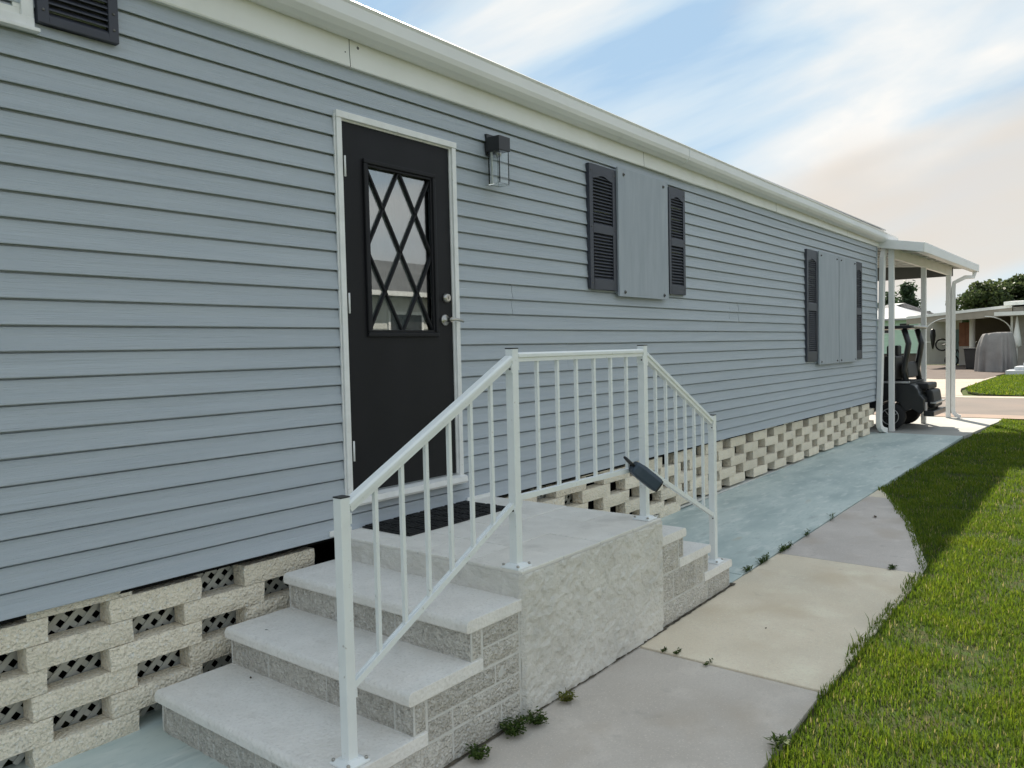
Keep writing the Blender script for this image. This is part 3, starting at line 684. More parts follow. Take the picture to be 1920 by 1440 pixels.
def rail(x0, z0, x1, z1, lx0, lz0, lx1, lz1, n):
    a = Vector((x0,RY,z0)); b = Vector((x1,RY,z1))
    prof = [(-.0225,-.006),(-.0225,.008),(-.016,.015),(.016,.015),(.0225,.008),(.0225,-.006),(.015,-.008),(.015,-.026),(-.015,-.026),(-.015,-.008)]
    def sweep(a, b, prof):
        d = (b-a).normalized(); sx = Vector((0,1,0)); sy = sx.cross(d)*-1
        if sy.z < 0: sy = -sy
        n = len(prof); vs = [p+sx*i+sy*j for p in (a,b) for i,j in prof]
        return MB().add(vs, [(k,(k+1)%n,n+(k+1)%n,n+k) for k in range(n)]+[tuple(range(n-1,-1,-1)),tuple(range(n,2*n))])
    sweep(a, b, prof).build('top_rail', M['rail'], hr, .0015)
    c = Vector((lx0,RY,lz0)); d = Vector((lx1,RY,lz1))
    sweep(c, d, [(-.013,-.014),(-.013,.010),(-.006,.010),(-.006,.006),(.006,.006),(.006,.010),(.013,.010),(.013,-.014)]).build('lower_rail', M['rail'], hr, .001)
    for k in range(n):
        t = (k+1)/(n+1); x = x0+.0+(x1-x0)*t
        zt = z0+(z1-z0)*t-.02; tl = (x-lx0)/(lx1-lx0); zl = lz0+(lz1-lz0)*tl
        MB().box((x-.0078,RY-.0078,zl+.004),(x+.0078,RY+.0078,zt)).build('baluster', M['rail'], hr)
    for p, q in ((a,b),(b,a),(c,d),(d,c)):
        s = 1 if q.x > p.x else -1
        MB().box((p.x+s*.0005,RY-.020,p.z-.062 if p in (a,b) else p.z-.040),(p.x+s*.006,RY+.020,p.z-.024 if p in (a,b) else p.z-.010)).build('bracket', M['rail'], hr)
        MB().lathe([(.005,0),(.004,.004)], (p.x+s*.006,RY-.010,p.z-.045 if p in (a,b) else p.z-.026), (s,0,0), 6).build('bracket_screw', M['screw'], hr)
h = .0205
rail(PA+h, 1.503, PB_-h, 1.503, PA+h, .878, PB_-h, .868, 6)
rail(PL_+h, 1.005, PA-h, 1.492, PL_+h, .372, PA-h, .852, 6)
rail(PB_+h, 1.488, PC-h, 1.046, PB_+h, .850, PC-h, .440, 6)

# key lock box hanging on the lower rail
A = at(1187, 873, y=-1.262); B = at(1232, 909, y=-1.352)
lb = thing('key_lock_box', 'dark blue key lock box hanging tilted on the porch rail', 'lock box', A)
ax = (B-A).normalized(); sideo = ax.cross(Vector((0,0,1))).normalized(); upo = sideo.cross(ax).normalized()
mblue = pm('lockbox_blue', (.035,.055,.080), (.045,.066,.092), 8, .45, (), .4)
mblue2 = pm('lockbox_panel', (.12,.15,.18), (.14,.17,.20), 8, .35, (), .5)
def lbpt(s, i, j): return A + ax*s + sideo*i + upo*j
Lb = (B-A).length
sec = [(i*1.25,j*1.35) for i,j in [(-.036,-.020),(-.030,-.030),(.030,-.030),(.036,-.020),(.036,.014),(.024,.027),(-.024,.027),(-.036,.014)]]
vs = []; n = 8
for s, k in ((0,.72),(.012,.9),(.04,1),(Lb-.006,1),(Lb,.93)): vs += [lbpt(s, i*k, j*k) for i,j in sec]
fs = [(r*n+k, r*n+(k+1)%n, (r+1)*n+(k+1)%n, (r+1)*n+k) for r in range(4) for k in range(n)] + [tuple(range(n-1,-1,-1)), tuple(4*n+k for k in range(n))]
lbb = MB().add(vs, fs).build('body', mblue, lb, .003)
MB().add([lbpt(s,i,j) for s in (Lb,Lb+.008) for i,j in [(a*.9,b*.9) for a,b in sec]], [(k,(k+1)%8,8+(k+1)%8,8+k) for k in range(8)]+[tuple(range(7,-1,-1)),tuple(range(8,16))]).build('end_cap', M['blackpl'], lb)
def lplate(s0, s1, i0, i1, j, mm, nm, th=.0015):
    MB().add([lbpt(s,i,jj) for jj in (j,j+th) for s,i in ((s0,i0),(s1,i0),(s1,i1),(s0,i1))], [(0,3,2,1),(4,5,6,7),(0,1,5,4),(1,2,6,5),(2,3,7,6),(3,0,4,7)]).build(nm, mm, lb)
lplate(.045, Lb-.012, -.021, .021, 0.0366, mblue2, 'face_panel')
lplate(Lb-.05, Lb-.042, -.012, .012, 0.0382, mblue, 'button'); lplate(Lb-.035, Lb-.027, -.012, .012, .0382, mblue, 'button'); lplate(.06, .085, -.012, .012, .0382, mblue, 'window')
MB().tube([lbpt(.004,-.02,0),lbpt(-.035,-.022,.004),lbpt(-.058,-.012,.006),lbpt(-.064,.0,.006),lbpt(-.058,.012,.006),lbpt(-.035,.022,.004),lbpt(.004,.02,0)], .0075, 8).build('shackle', M['blackpl'], lb)

# ------------------------------------------------------------------ carport
cp = thing('carport', 'white aluminium carport roof on slim posts at the house end', 'carport', (12.8,-.3,gz(12.8)))
PTS = [(11.33,-.185,2.886),(12.86,-.372,2.815),(14.12,-.555,2.744)]
for (x, y, zt) in PTS: MB().box((x-.04,y-.04,gz(x)+.002),(x+.04,y+.04,zt+.002)).build('post', M['gutter'], cp, .004)
for (x, y) in ((14.16,2.6),(11.6,3.9)): MB().box((x-.04,y-.04,gz(x)+.002),(x+.04,y+.04,2.74)).build('post', M['gutter'], cp, .004)
bdir = (Vector(PTS[2])-Vector(PTS[0])).normalized()
a = Vector(PTS[0])-bdir*.05+Vector((0,0,.09)); b = Vector(PTS[2])+bdir*.10+Vector((0,0,.09))
MB().beam(a, b, .06, .175).build('side_beam', M['trim'], cp, .003)
MB().box((14.26,-.60,2.735),(14.31,4.0,3.0)).build('end_beam', pm('beam_shade_dark', (.10,.10,.095), rough=.6), cp)  # beam colour made dark to stand for shade under the carport roof
MB().box((11.28,-.235,2.86),(11.36,-.145,3.05)).build('post_bracket', M['gutter'], cp, .003)
# roof pans: outer edge skew, rising towards the middle
E0 = Vector((11.16,-.69,3.075)); E1 = Vector((14.66,-.965,2.93)); I0 = Vector((11.16,-.02,3.20)); I1 = Vector((14.66,4.0,3.30)); I0b = Vector((11.16,4.0,3.45))
MB().add([E0,E1,I1,I0b, E0-Vector((0,0,.06)),E1-Vector((0,0,.06)),I1-Vector((0,0,.06)),I0b-Vector((0,0,.06))], [(0,1,2,3),(7,6,5,4),(0,4,5,1),(1,5,6,2),(2,6,7,3),(3,7,4,0)]).build('roof', M['roof'], cp)
for k in range(9):
    t = (k+.5)/9; p0 = E0.lerp(E1,t); p1 = I0b.lerp(I1,t)
    MB().beam(p0+(p1-p0)*.03-Vector((0,0,.072)), p0+(p1-p0)*.98-Vector((0,0,.072)), .03, .022).build('roof_rib', M['trim'], cp)
MB().add([E0+Vector((0,-.015,-.145)),E1+Vector((.02,-.015,-.125)),E1+Vector((.02,-.02,.012)),E0+Vector((0,-.02,.012)),E0+Vector((0,.10,-.145)),E1+Vector((.02,.10,-.125)),E1+Vector((.02,.10,.004)),E0+Vector((0,.10,.004))],
    [(0,1,2,3),(7,6,5,4),(0,4,5,1),(1,5,6,2),(2,6,7,3),(3,7,4,0)]).build('gutter', M['gutter'], cp, .008)
MB().beam((11.15,-.70,3.005),(11.15,-.02,3.135), .03, .145).build('end_fascia', M['gutter'], cp, .004)
d0 = E1+Vector((-.10,.04,-.12))
q3 = Vector(PTS[2])
mb = MB().ribbon([d0, d0+Vector((-.03,.02,-.10)), d0.lerp(Vector((q3.x+.04,q3.y-.075,2.62)),.45)+Vector((0,0,-.02)), (q3.x+.05,q3.y-.085,2.60), (q3.x+.03,q3.y-.075,2.45), (q3.x+.01,q3.y-.075,.22), (q3.x+.0,q3.y-.085,.14), (q3.x-.02,q3.y-.13,.09),(q3.x-.05,q3.y-.21,.062)], (.040,.010,0), (0,0,.036))
mb.build('downspout', M['gutter'], cp, .005)

# ------------------------------------------------------------------ golf cart (rear end sticks out of the carport)
gc = thing('golf_cart', 'black golf cart with rear seat parked under the carport', 'golf cart', (12.15,.4,gz(12.1)))
black = pm('cart_paint', (.016,.017,.019), (.02,.021,.023), 3, .28, (), .5)
vinyl = pm('cart_vinyl', (.013,.013,.014), (.018,.018,.02), 12, .55, [('n',60,.2,.002)], .4)
silver = pm('cart_trim', (.55,.55,.55), (.48,.48,.48), 8, .3, (), .5, metal=.8)
G0 = gz(12.1)
cx0, cx1 = 11.60, 12.74
def z_(z): return z+G0
prof = [(-.30,.30),(-.42,.36),(-.57,.27),(-.62,.36),(-.61,.52),(-.57,.575),(-.545,.60),(-.52,.68),(-.47,.745),(-.40,.775),(.20,.78),(.55,.70),(.62,.42),(1.30,.40),(1.42,.72),(1.75,.74),(1.90,.55),(1.93,.32),(1.60,.26),(.20,.26),(.10,.34),(.02,.46),(-.10,.50),(-.22,.46)]
MB().extr([(y,z_(z)) for y,z in prof], 'x', cx0+.02, cx1-.02).build('body', black, gc, .02, 3)
for wx, s in ((cx0+.02,-1),(cx1-.02,1)):
    for wy in (-.115, 1.58):
        c = Vector((wx-s*.0+s*.02, wy, z_(.228)))
        t = MB().lathe([(.135,-.085),(.20,-.09),(.222,-.07),(.226,0),(.222,.07),(.20,.09),(.135,.085)], c, (s,0,0), 28).build('tyre', M['mat'], gc)
        rm = MB().lathe([(.134,-.08),(.134,.080),(.126,.086),(.118,.07),(.05,.055),(.045,.075),(0.01,.08)], c, (s,0,0), 28).build('rim', black, t)
        MB().lathe([(.134,.0805),(.140,.088),(.128,.090),(.126,.083)], c, (s,0,0), 28).build('rim_lip', silver, t)
        for k in range(7):
            an = 2*math.pi*k/7; q = c+Vector((s*.078,0,0)); MB().beam(q+Vector((0,math.cos(an)*.03,math.sin(an)*.03)), q+Vector((0,math.cos(an)*.125,math.sin(an)*.125)), .012, .022, (s,0,0)).build('spoke', silver if k % 2 else black, t)
# seats
def cushion(ya, yb, za, zb2, name, lean=0, xa=cx0+.08, xb=cx1-.08, bev=.035):
    mb = MB(); vs = []
    for z, dy in ((za,0),(zb2,lean)):
        for x, y in ((xa,ya),(xb,ya),(xb,yb),(xa,yb)): vs.append((x,y+dy,z_(z)))
    return mb.add(vs, [(3,2,1,0),(4,5,6,7),(0,1,5,4),(1,2,6,5),(2,3,7,6),(3,0,4,7)]).build(name, vinyl, gc, bev, 3)
cushion(.0,.55,.78,.88,'front_seat'); 
cushion(-.16,.03,.83,1.24,'front_backrest',-.02, cx0+.05, cx0+.56); cushion(-.16,.03,.83,1.24,'front_backrest',-.02, cx0+.59, cx1-.05)
for xa in (cx0+.18, cx0+.72): cushion(-.07,-.0,1.22,1.42,'headrest',.0, xa, xa+.26, .05)
cushion(-.33,-.24,.86,1.13,'rear_backrest',.03, cx0+.30, cx1-.08)
cushion(-.62,-.36,.66,.77,'rear_seat',0, cx0+.34, cx1-.06)
cushion(-.72,-.60,.36,.66,'bag_well',.04, cx0+.34, cx1-.10, .05)
MB().box((cx0+.05,-.60,z_(.24)),(cx1-.05,-.755,z_(.33))).build('foot_rest', black, gc, .015)
MB().box((cx0+.30,-.655,z_(.43)),(cx1-.05,-.745,z_(.46))).build('step_plate', silver, gc, .005)
MB().box((cx0+.012,-.40,z_(.785)),(cx0+.045,.35,z_(.82))).build('trim_strip', silver, gc, .008)
MB().box((cx0+.05,-.40,z_(.78)),(cx1-.02,.35,z_(.815))).build('seat_base', vinyl, gc, .008)
MB().box((cx0+.06,-.645,z_(.33)),(cx0+.13,-.615,z_(.47))).build('tail_light', pm('tail_lens', (.6,.55,.52), rough=.25), gc, .01)
MB().box((cx1-.13,-.645,z_(.33)),(cx1-.06,-.615,z_(.47))).build('tail_light', pm('tail_lens_b', (.6,.55,.52), rough=.25), gc, .01)
for x in (cx0+.07, cx1-.07):
    MB().tube([(x,-.34,z_(.78)),(x,-.30,z_(1.0)),(x,-.34,z_(1.25)),(x,-.37,z_(1.45)),(x,-.30,z_(1.70))], .048, 8).build('rear_pillar', black, gc)
    MB().tube([(x,1.35,z_(.72)),(x,1.05,z_(1.70))], .02, 8).build('front_pillar', black, gc)
MB().box((cx0-.03,-.44,z_(1.70)),(cx1+.03,1.25,z_(1.755))).build('canopy', black, gc, .02, 3)
MB().tube([(cx0+.06,-.45,z_(1.735)),(cx1-.06,-.45,z_(1.735))], .02, 8).build('canopy_rail', silver, gc)
MB().tube([(cx0+.25,.62,z_(.72)),(cx0+.30,.50,z_(1.0))], .018, 8).build('steering_column', black, gc)
mbt = MB()
mbt.tube([Vector((cx0+.30+math.cos(k*math.pi/8)*.17, .50+math.sin(k*math.pi/8)*.10, z_(1.0)+math.sin(k*math.pi/8)*.14)) for k in range(17)], .014, 6, False).build('steering_wheel', vinyl, gc)

# ------------------------------------------------------------------ house across the lawn (mirrored in the door glass)
oh = thing('neighbour_home', 'white sided neighbour home with grey roof across the lawn', 'house', (4,-12,gz(4)))
w_s = pm('neighbour_siding', (.60,.60,.57), (.54,.54,.51), 1, .6, (), .3)
MB().box((-6,-16.5,gz(0)-.02),(19,-12.03,3.0)).build('wall_core', w_s, oh)
for k in range(12):
    z0 = .5+k*.205
    MB().extr([(-12.03,z0),(-12.005,z0),(-12.02,z0+.204),(-12.03,z0+.204)], 'x', -6, 19).build('siding_board', w_s, oh)
MB().extr([(-11.75,2.98),(-11.6,3.05),(-14.2,4.25),(-16.9,3.05),(-16.9,2.98)], 'x', -6.3, 19.3).build('roof', M['dark_roof'], oh)
MB().box((-6.3,-11.58,2.98),(19.3,-11.70,3.10)).build('gutter', M['gutter'], oh)
for xa in (1.5, 6.2, 11.4):
    wn_ = MB().box((xa,-11.99,1.3),(xa+1.3,-12.02,2.6)).build('window', M['frame'], oh)
    MB().box((xa+.08,-11.985,1.38),(xa+1.22,-11.988,2.52)).build('pane', M['blackpl'], wn_)
MB().box((-6,-12.0,gz(0)-.02),(19,-12.05,.5)).build('skirting', M['brick'], oh)

# ------------------------------------------------------------------ across the road
# beige home with open carport
bh = thing('beige_home', 'beige sided home with open carport across the road', 'house', (42,0,.04))
beige = pm('beige_siding', (.34,.315,.275), (.30,.275,.24), 1, .7, (), .25)
brown = pm('carport_back_wall', (.20,.165,.135), (.17,.14,.115), 1, .8, (), .2)
pale = pm('pale_panel', (.50,.48,.45), (.44,.42,.39), 1, .7, (), .2)
XW = 43.0
pr = at(1897, 640, x=XW); yc = pr.y
MB().box((XW,yc-9,.02),(XW+8,yc-.05,3.05)).build('wall', beige, bh)
for k in range(14):
    MB().extr([(XW-.001,.5+k*.18),(XW-.022,.5+k*.18),(XW-.006,.679+k*.18),(XW-.001,.679+k*.18)], 'y', yc-9, yc-.10).build('siding_board', beige, bh) if False else \
    MB().add([(XW-.022,yc-9,.5+k*.18),(XW-.022,yc-.06,.5+k*.18),(XW-.004,yc-.06,.679+k*.18),(XW-.004,yc-9,.679+k*.18),(XW+.0,yc-9,.5+k*.18),(XW+.0,yc-.06,.5+k*.18)], [(0,1,2,3),(4,5,1,0)]).build('siding_board', beige, bh)
r1 = at(1882, 566, x=XW-.4)
MB().box((XW-.4,r1.y-12,r1.z-.17),(XW+8,r1.y,r1.z)).build('roof_edge', M['trim'], bh)
MB().add([(XW-.4,r1.y-12,r1.z),(XW-.4,r1.y,r1.z),(XW+8,r1.y,r1.z),(XW+8,r1.y-12,r1.z),(XW+4,r1.y-12,r1.z+.2),(XW+4,r1.y,r1.z+.2)], [(0,1,5,4),(2,3,4,5),(0,4,3),(1,2,5),(0,3,2,1)]).build('roof', M['roof'], bh)
aw = at(1865, 589, x=XW-1.2); MB().box((XW-1.4,aw.y-5,aw.z-.09),(XW-.01,aw.y,aw.z+.09)).build('awning', M['trim'], bh)
cl_, cr_ = at(1700, 598, x=XW), at(1898, 576, x=XW)
MB().add([(XW-.1,cl_.y,cl_.z-.02),(XW-.1,cr_.y,cr_.z-.02),(XW-.1,cr_.y,cr_.z+.12),(XW-.1,cl_.y,cl_.z+.12),(XW+7,cl_.y,cl_.z-.02),(XW+7,cr_.y,cr_.z-.02),(XW+7,cr_.y,cr_.z+.12),(XW+7,cl_.y,cl_.z+.12)], [(0,1,2,3),(7,6,5,4),(0,4,5,1),(1,5,6,2),(2,6,7,3),(3,7,4,0)]).build('carport_roof', M['trim'], bh)
MB().add([(XW-.06,cl_.y,cl_.z-.30),(XW-.06,cr_.y,cr_.z-.42),(XW-.06,cr_.y,cr_.z-.021),(XW-.06,cl_.y,cl_.z-.021),(XW+.0,cl_.y,cl_.z-.30),(XW+.0,cr_.y,cr_.z-.42),(XW+.0,cr_.y,cr_.z-.021),(XW+.0,cl_.y,cl_.z-.021)], [(0,1,2,3),(7,6,5,4),(0,4,5,1),(1,5,6,2),(2,6,7,3),(3,7,4,0)]).build('carport_beam', pm('carport_beam_tan', (.36,.32,.26), rough=.6), bh)
for pxx in (1897, 1733):
    q = at(pxx, 650, x=XW-.05); MB().box((XW-.09,q.y-.05,.03),(XW-.01,q.y+.05,2.6)).build('carport_post', M['trim'], bh)
    s = 1 if pxx > 1800 else -1; pts = []
    for k in range(9):
        an = k/8*math.pi/2; pts.append((XW-.10, q.y+s*(1.15*(1-math.cos(an))), 1.75+.88*math.sin(an)))
    MB().tube(pts, .028, 6).build('arch_brace', M['trim'], bh)
XB = 49.5
q0, q1 = at(1826, 640, x=XB), at(1900, 640, x=XB)
MB().box((XB,q1.y-1,.03),(XB+.1,q0.y,3.1)).build('back_wall', brown, bh)
MB().box((XW+.2,yc-.045,.03),(XB,yc-.02,2.9)).build('carport_side_wall', brown, bh)
qa, qb = at(1728, 640, x=50.0), at(1778, 640, x=50.0)
pw = MB().box((50.0,qb.y,.03),(50.12,qa.y,2.62)).build('shed_wall', pale, bh)
n = 14
for k in range(n):
    y = qb.y+(qa.y-qb.y)*(k+.5)/n; MB().box((49.985,y-.055,.20),(49.999,y+.055,1.35)).build('shed_plank', pale, pw)
MB().box((49.97,qb.y,1.36),(49.999,qa.y,1.42)).build('shed_rail', M['trim'], pw)
qd, qe = at(1781, 640, x=50.0), at(1803, 640, x=50.0)
dw = MB().box((50.0,qe.y,.03),(50.1,qd.y,2.62)).build('shed_door_wall', pale, bh)
MB().box((49.97,qe.y+.12,.1),(49.999,qd.y-.05,2.1)).build('shed_door', pm('teal_door', (.17,.26,.27), rough=.5), dw)
q = at(1823, 640, x=45.5); MB().lathe([(.14,0),(.14,2.6)], (45.5,q.y,.04), n=14).build('white_column', M['trim'], bh)
# concrete steps by the beige home
stp = thing('white_steps', 'white painted steps in front of the beige home', 'steps', tuple(at(1905, 700, z=.04)))
q = at(1885, 702, x=35.0)
for k in range(4):
    MB().box((35.0+.3*k,q.y-4,.02),(37.5,q.y-.28*k,.04+.15*(k+1))).build('step', pm('step_white_%d' % k, (.62,.64,.66), rough=.6), stp)
# wheelie bin
b0 = at(1825, 688, x=40.8)
tb = thing('trash_bin', 'black wheeled trash bin under the carport across the road', 'bin', (40.8,b0.y,.045))
yb0 = b0.y
MB().add([(40.8+i*.26,yb0+j*.28,.09) for i,j in ((-1,-1),(1,-1),(1,1),(-1,1))]+[(40.8+i*.32,yb0+j*.36,1.02) for i,j in ((-1,-1),(1,-1),(1,1),(-1,1))], [(3,2,1,0),(4,5,6,7)]+[(k,(k+1)%4,4+(k+1)%4,4+k) for k in range(4)]).build('bin_body', M['blackpl'], tb, .02)
MB().box((40.42,yb0-.38,1.021),(41.16,yb0+.38,1.09)).build('lid', M['blackpl'], tb, .025)
MB().tube([(41.16,yb0-.30,1.0),(41.24,yb0-.30,1.04),(41.24,yb0+.30,1.04),(41.16,yb0+.30,1.0)], .018, 6).build('handle', M['blackpl'], tb)
for s in (-1,1): MB().lathe([(.12,-.025),(.12,.025)], (41.05,yb0+s*.30,.165), (0,1,0), 14).build('wheel', M['mat'], tb)
MB().box((40.515,yb0-.18,.72),(40.525,yb0+.18,.78)).build('label_strip', pm('bin_label', (.3,.3,.3), rough=.6), tb)
# covered golf cart
c0 = at(1867, 692, x=38.6)
cvm = pm('grey_cover', (.23,.215,.21), (.29,.275,.265), 1.6, .9, [('n',6,.5,.04)], .1)
cg = thing('vehicle_cover', 'grey fabric cover draped over a cart beside the trash bin', 'cover', (38.6,c0.y,.045))
def cov(u, v):
    a = 2*math.pi*u; ca, sa = math.cos(a), math.sin(a); pw_ = .55
    sx = math.copysign(abs(ca)**pw_, ca); sy = math.copysign(abs(sa)**pw_, sa)
    t = v; zt = 1.74*min(1, t*1.25) if t < .8 else 1.74
    rr = (1.0-.10*min(1,t/.8)-.18*max(0,(t-.35)/.45)**2 if t < .8 else (1-.28)*(1-(t-.8)/.2))
    fold = 1+(.075*math.sin(a*8+nz((ca*2,sa*2,0))*6)+.04*math.sin(a*19+nz((sa*3,ca*2,4))*4))*(1-t*.8)
    lean = .16*max(0,t-.5)
    return (38.6+sx*1.15*rr*fold, c0.y+sy*.74*rr*fold-lean, .05+zt*(1-.05*max(0,sy)*t)+(.02*nz((u*9,v*5,1)) if v > 0 else 0))
MB().grid(cov, 110, 26).build('cover_cloth', cvm, cg, fix=False)
# bicycles hung up by the shed wall
tyre_b = M['mat']; fr_b = pm('bike_frame', (.03,.03,.035), rough=.35)
def bicycle(loc, label, tilt, sc_=1.0):
    t = thing('bicycle', label, 'bicycle', loc, 0, 'bicycles hung up by the shed wall'); t.rotation_euler = (tilt, 0, 0); t.scale = (sc_,)*3
    def ring(cy, nm):
        MB().tube([(0, cy+.33*math.cos(k*math.pi/10), .34+.33*math.sin(k*math.pi/10)) for k in range(21)], .045, 6, False).build(nm, tyre_b, t, local=True)
    ring(-.52,'wheel'); ring(.52,'wheel')
    f = MB(); pts = {'r':(0,-.52,.34),'b':(0,-.08,.30),'s':(0,-.20,.82),'h':(0,.34,.80),'f':(0,.52,.34)}
    for a, b in (('r','b'),('r','s'),('b','s'),('s','h'),('b','h'),('h','f')): f.tube([pts[a],pts[b]], .022, 6)
    f.build('frame', fr_b, t, local=True)
    MB().box((-.07,-.34,.86),(.07,-.08,.92)).build('saddle', M['mat'], t, .02, local=True)
    MB().tube([(-.28,.34,.98),(-.1,.40,1.0),(.1,.40,1.0),(.28,.34,.98)], .02, 6).tube([(0,.34,.8),(0,.40,1.0)], .018, 6).build('handlebar', fr_b, t, local=True)
q = at(1768, 668, x=48.6); bicycle((48.6,q.y+.1,q.z+.05), 'dark bicycle hung nose up against the pale shed wall', R(62))
q = at(1803, 660, x=48.9); bicycle((48.9,q.y,q.z), 'second bicycle hung by the teal shed door', R(75), .9)
q = at(1749, 635, x=49.0)
um = thing('folded_umbrella', 'black folded umbrella hanging on the pale shed wall', 'umbrella', (49.0,q.y,q.z))
MB().lathe([(.04,-.60),(.10,-.3),(.16,.15),(.14,.50),(.03,.58)], (49.0,q.y,q.z), n=10).build('folded_canopy', M['blackpl'], um)
MB().tube([(49.0,q.y,q.z-.72),(49.0,q.y,q.z+.72)], .018, 6).build('shaft', M['steel'], um)
q = at(1907, 618, x=42.2)
pu = thing('closed_parasol', 'white closed parasol standing in front of beige siding', 'parasol', (42.2,q.y,.05))
MB().lathe([(.05,1.02),(.20,1.10),(.17,1.5),(.09,2.0),(.03,2.5)], (42.2,q.y,.05), n=10).build('folded_canopy', M['trim'], pu)
MB().tube([(42.2,q.y,.05),(42.2,q.y,2.6)], .025, 6).build('pole', M['trim'], pu)
MB().lathe([(.26,0),(.26,.06),(.05,.10)], (42.2,q.y,.05), n=14).build('base', M['conc_mid'], pu)
q = at(1811, 632, x=47.5)
cb_ = thing('storage_cabinet', 'reddish brown cabinet between the shed door and white column', 'cabinet', (47.5,q.y,.05))
red = pm('cabinet_red', (.30,.14,.085), (.24,.11,.07), 4, .6, (), .3)
MB().box((47.5,q.y-.34,1.12),(48.0,q.y+.34,2.45)).build('cabinet_body', red, cb_)
for s in (-1,1): MB().box((47.475,q.y+s*.17-.15,1.2),(47.499,q.y+s*.17+.15,2.38)).build('cabinet_door', red, cb_)
MB().box((47.5,q.y-.34,.04),(48.0,q.y+.34,1.12)).build('cabinet_stand', pale, cb_)
# mint house
mh = thing('mint_house', 'mint green sided house with white roof behind the golf cart', 'house', (58,12,.04))
mint = pm('mint_siding', (.58,.76,.62), (.54,.72,.58), 1, .65, (), .25)
XM = 58.0
m0, m1 = at(1722, 640, x=XM), at(1600, 640, x=XM); me_ = at(1722, 598, x=XM).z
MB().box((XM,m0.y,.6),(XM+9,m1.y,me_)).build('wall', mint, mh)
nb = int((me_-.6)/.22)
for k in range(nb):
    z0 = .6+k*.22; MB().add([(XM-.030,m0.y,z0),(XM-.030,m1.y,z0),(XM-.006,m1.y,z0+.219),(XM-.006,m0.y,z0+.219),(XM,m0.y,z0),(XM,m1.y,z0)], [(0,1,2,3),(4,5,1,0)]).build('siding_board', mint, mh)
MB().box((XM+.05,m0.y+.02,.02),(XM+9,m1.y,.6)).build('skirting', pm('brown_skirt', (.13,.11,.09), rough=.9), mh)
ym = (m0.y+m1.y)/2
MB().add([(XM-.5,m0.y-.5,me_-.05),(XM-.5,m1.y+.5,me_-.05),(XM+9.5,m1.y+.5,me_-.05),(XM+9.5,m0.y-.5,me_-.05),(XM+4.5,m0.y+2.8,me_+1.35),(XM+4.5,m1.y-2.5,me_+1.35),
          (XM-.5,m0.y-.5,me_+.08),(XM-.5,m1.y+.5,me_+.08),(XM+9.5,m1.y+.5,me_+.08),(XM+9.5,m0.y-.5,me_+.08)], [(0,3,2,1),(0,1,7,6),(1,2,8,7),(2,3,9,8),(3,0,6,9),(6,7,5,4),(7,8,5),(8,9,4,5),(9,6,4)]).build('roof', M['roof'], mh)
q = at(1696, 612, x=XM); MB().box((XM-.05,q.y-.3,q.z-.25),(XM-.031,q.y+.3,q.z+.2)).build('gable_vent', M['blackpl'], mh)
q = at(1659, 619, x=XM); wv_ = MB().box((XM-.05,q.y-.3,q.z-.25),(XM-.031,q.y+.3,q.z+.25)).build('window', M['trim'], mh)
MB().box((XM-.055,q.y-.26,q.z-.21),(XM-.0505,q.y+.26,q.z+.21)).build('pane', M['blackpl'], wv_)
q = at(1724, 640, x=XM-.2); MB().box((XM-.26,q.y-.05,.2),(XM-.16,q.y+.05,me_)).build('downspout', M['trim'], mh)

# ------------------------------------------------------------------ trees
bark = pm('bark', (.085,.065,.05), (.05,.04,.03), 6, .95, [('n',12,.8,.03)], .1)
def leafmat(name, a, b):
    m = bpy.data.materials.new(name); m.use_nodes = True; nt = m.node_tree; N = nt.nodes; L = nt.links; N.clear()
    at_ = N.new('ShaderNodeAttribute'); at_.attribute_name = 'tint'
    r = N.new('ShaderNodeValToRGB'); r.color_ramp.elements[0].color = (*a,1); r.color_ramp.elements[1].color = (*b,1); L.new(at_.outputs['Fac'], r.inputs[0])
    d = N.new('ShaderNodeBsdfPrincipled'); d.inputs['Roughness'].default_value = .55; d.inputs['Specular IOR Level'].default_value = .25; t = N.new('ShaderNodeBsdfTranslucent'); x = N.new('ShaderNodeMixShader'); x.inputs[0].default_value = .38
    L.new(r.outputs[0], d.inputs['Base Color']); L.new(r.outputs[0], t.inputs['Color']); L.new(d.outputs[0], x.inputs[1]); L.new(t.outputs[0], x.inputs[2])
    o = N.new('ShaderNodeOutputMaterial'); L.new(x.outputs[0], o.inputs[0]); return m
def tinted(name, V, F, tint, m, parent=None):
    me = bpy.data.meshes.new(name); me.vertices.add(len(V)); me.vertices.foreach_set('co', np.asarray(V, np.float32).ravel())
    F = np.asarray(F, np.int32); k = F.shape[1]; me.loops.add(F.size); me.loops.foreach_set('vertex_index', F.ravel())
    me.polygons.add(len(F)); me.polygons.foreach_set('loop_start', np.arange(0, F.size, k, dtype=np.int32)); me.polygons.foreach_set('loop_total', np.full(len(F), k, np.int32))
    a = me.attributes.new('tint', 'FLOAT', 'POINT'); a.data.foreach_set('value', np.asarray(tint, np.float32))
    me.update(calc_edges=True); me.validate(); me.materials.append(m); return link(name, me, parent)
def leaves(C, size, rng, up_bias=.3):
    n = len(C); a = rng.normal(size=(n,3)); a[:,2] *= .6; a /= np.linalg.norm(a,axis=1)[:,None]; b = rng.normal(size=(n,3)); b -= (b*a).sum(1)[:,None]*a; b /= np.linalg.norm(b,axis=1)[:,None]
    s = size*rng.uniform(.6,1.3,(n,1)); V = np.empty((n,4,3)); V[:,0] = C-a*s; V[:,1] = C+b*s*.5; V[:,2] = C+a*s; V[:,3] = C-b*s*.5
    F = np.arange(n*4).reshape(n,4); return V.reshape(-1,3), F
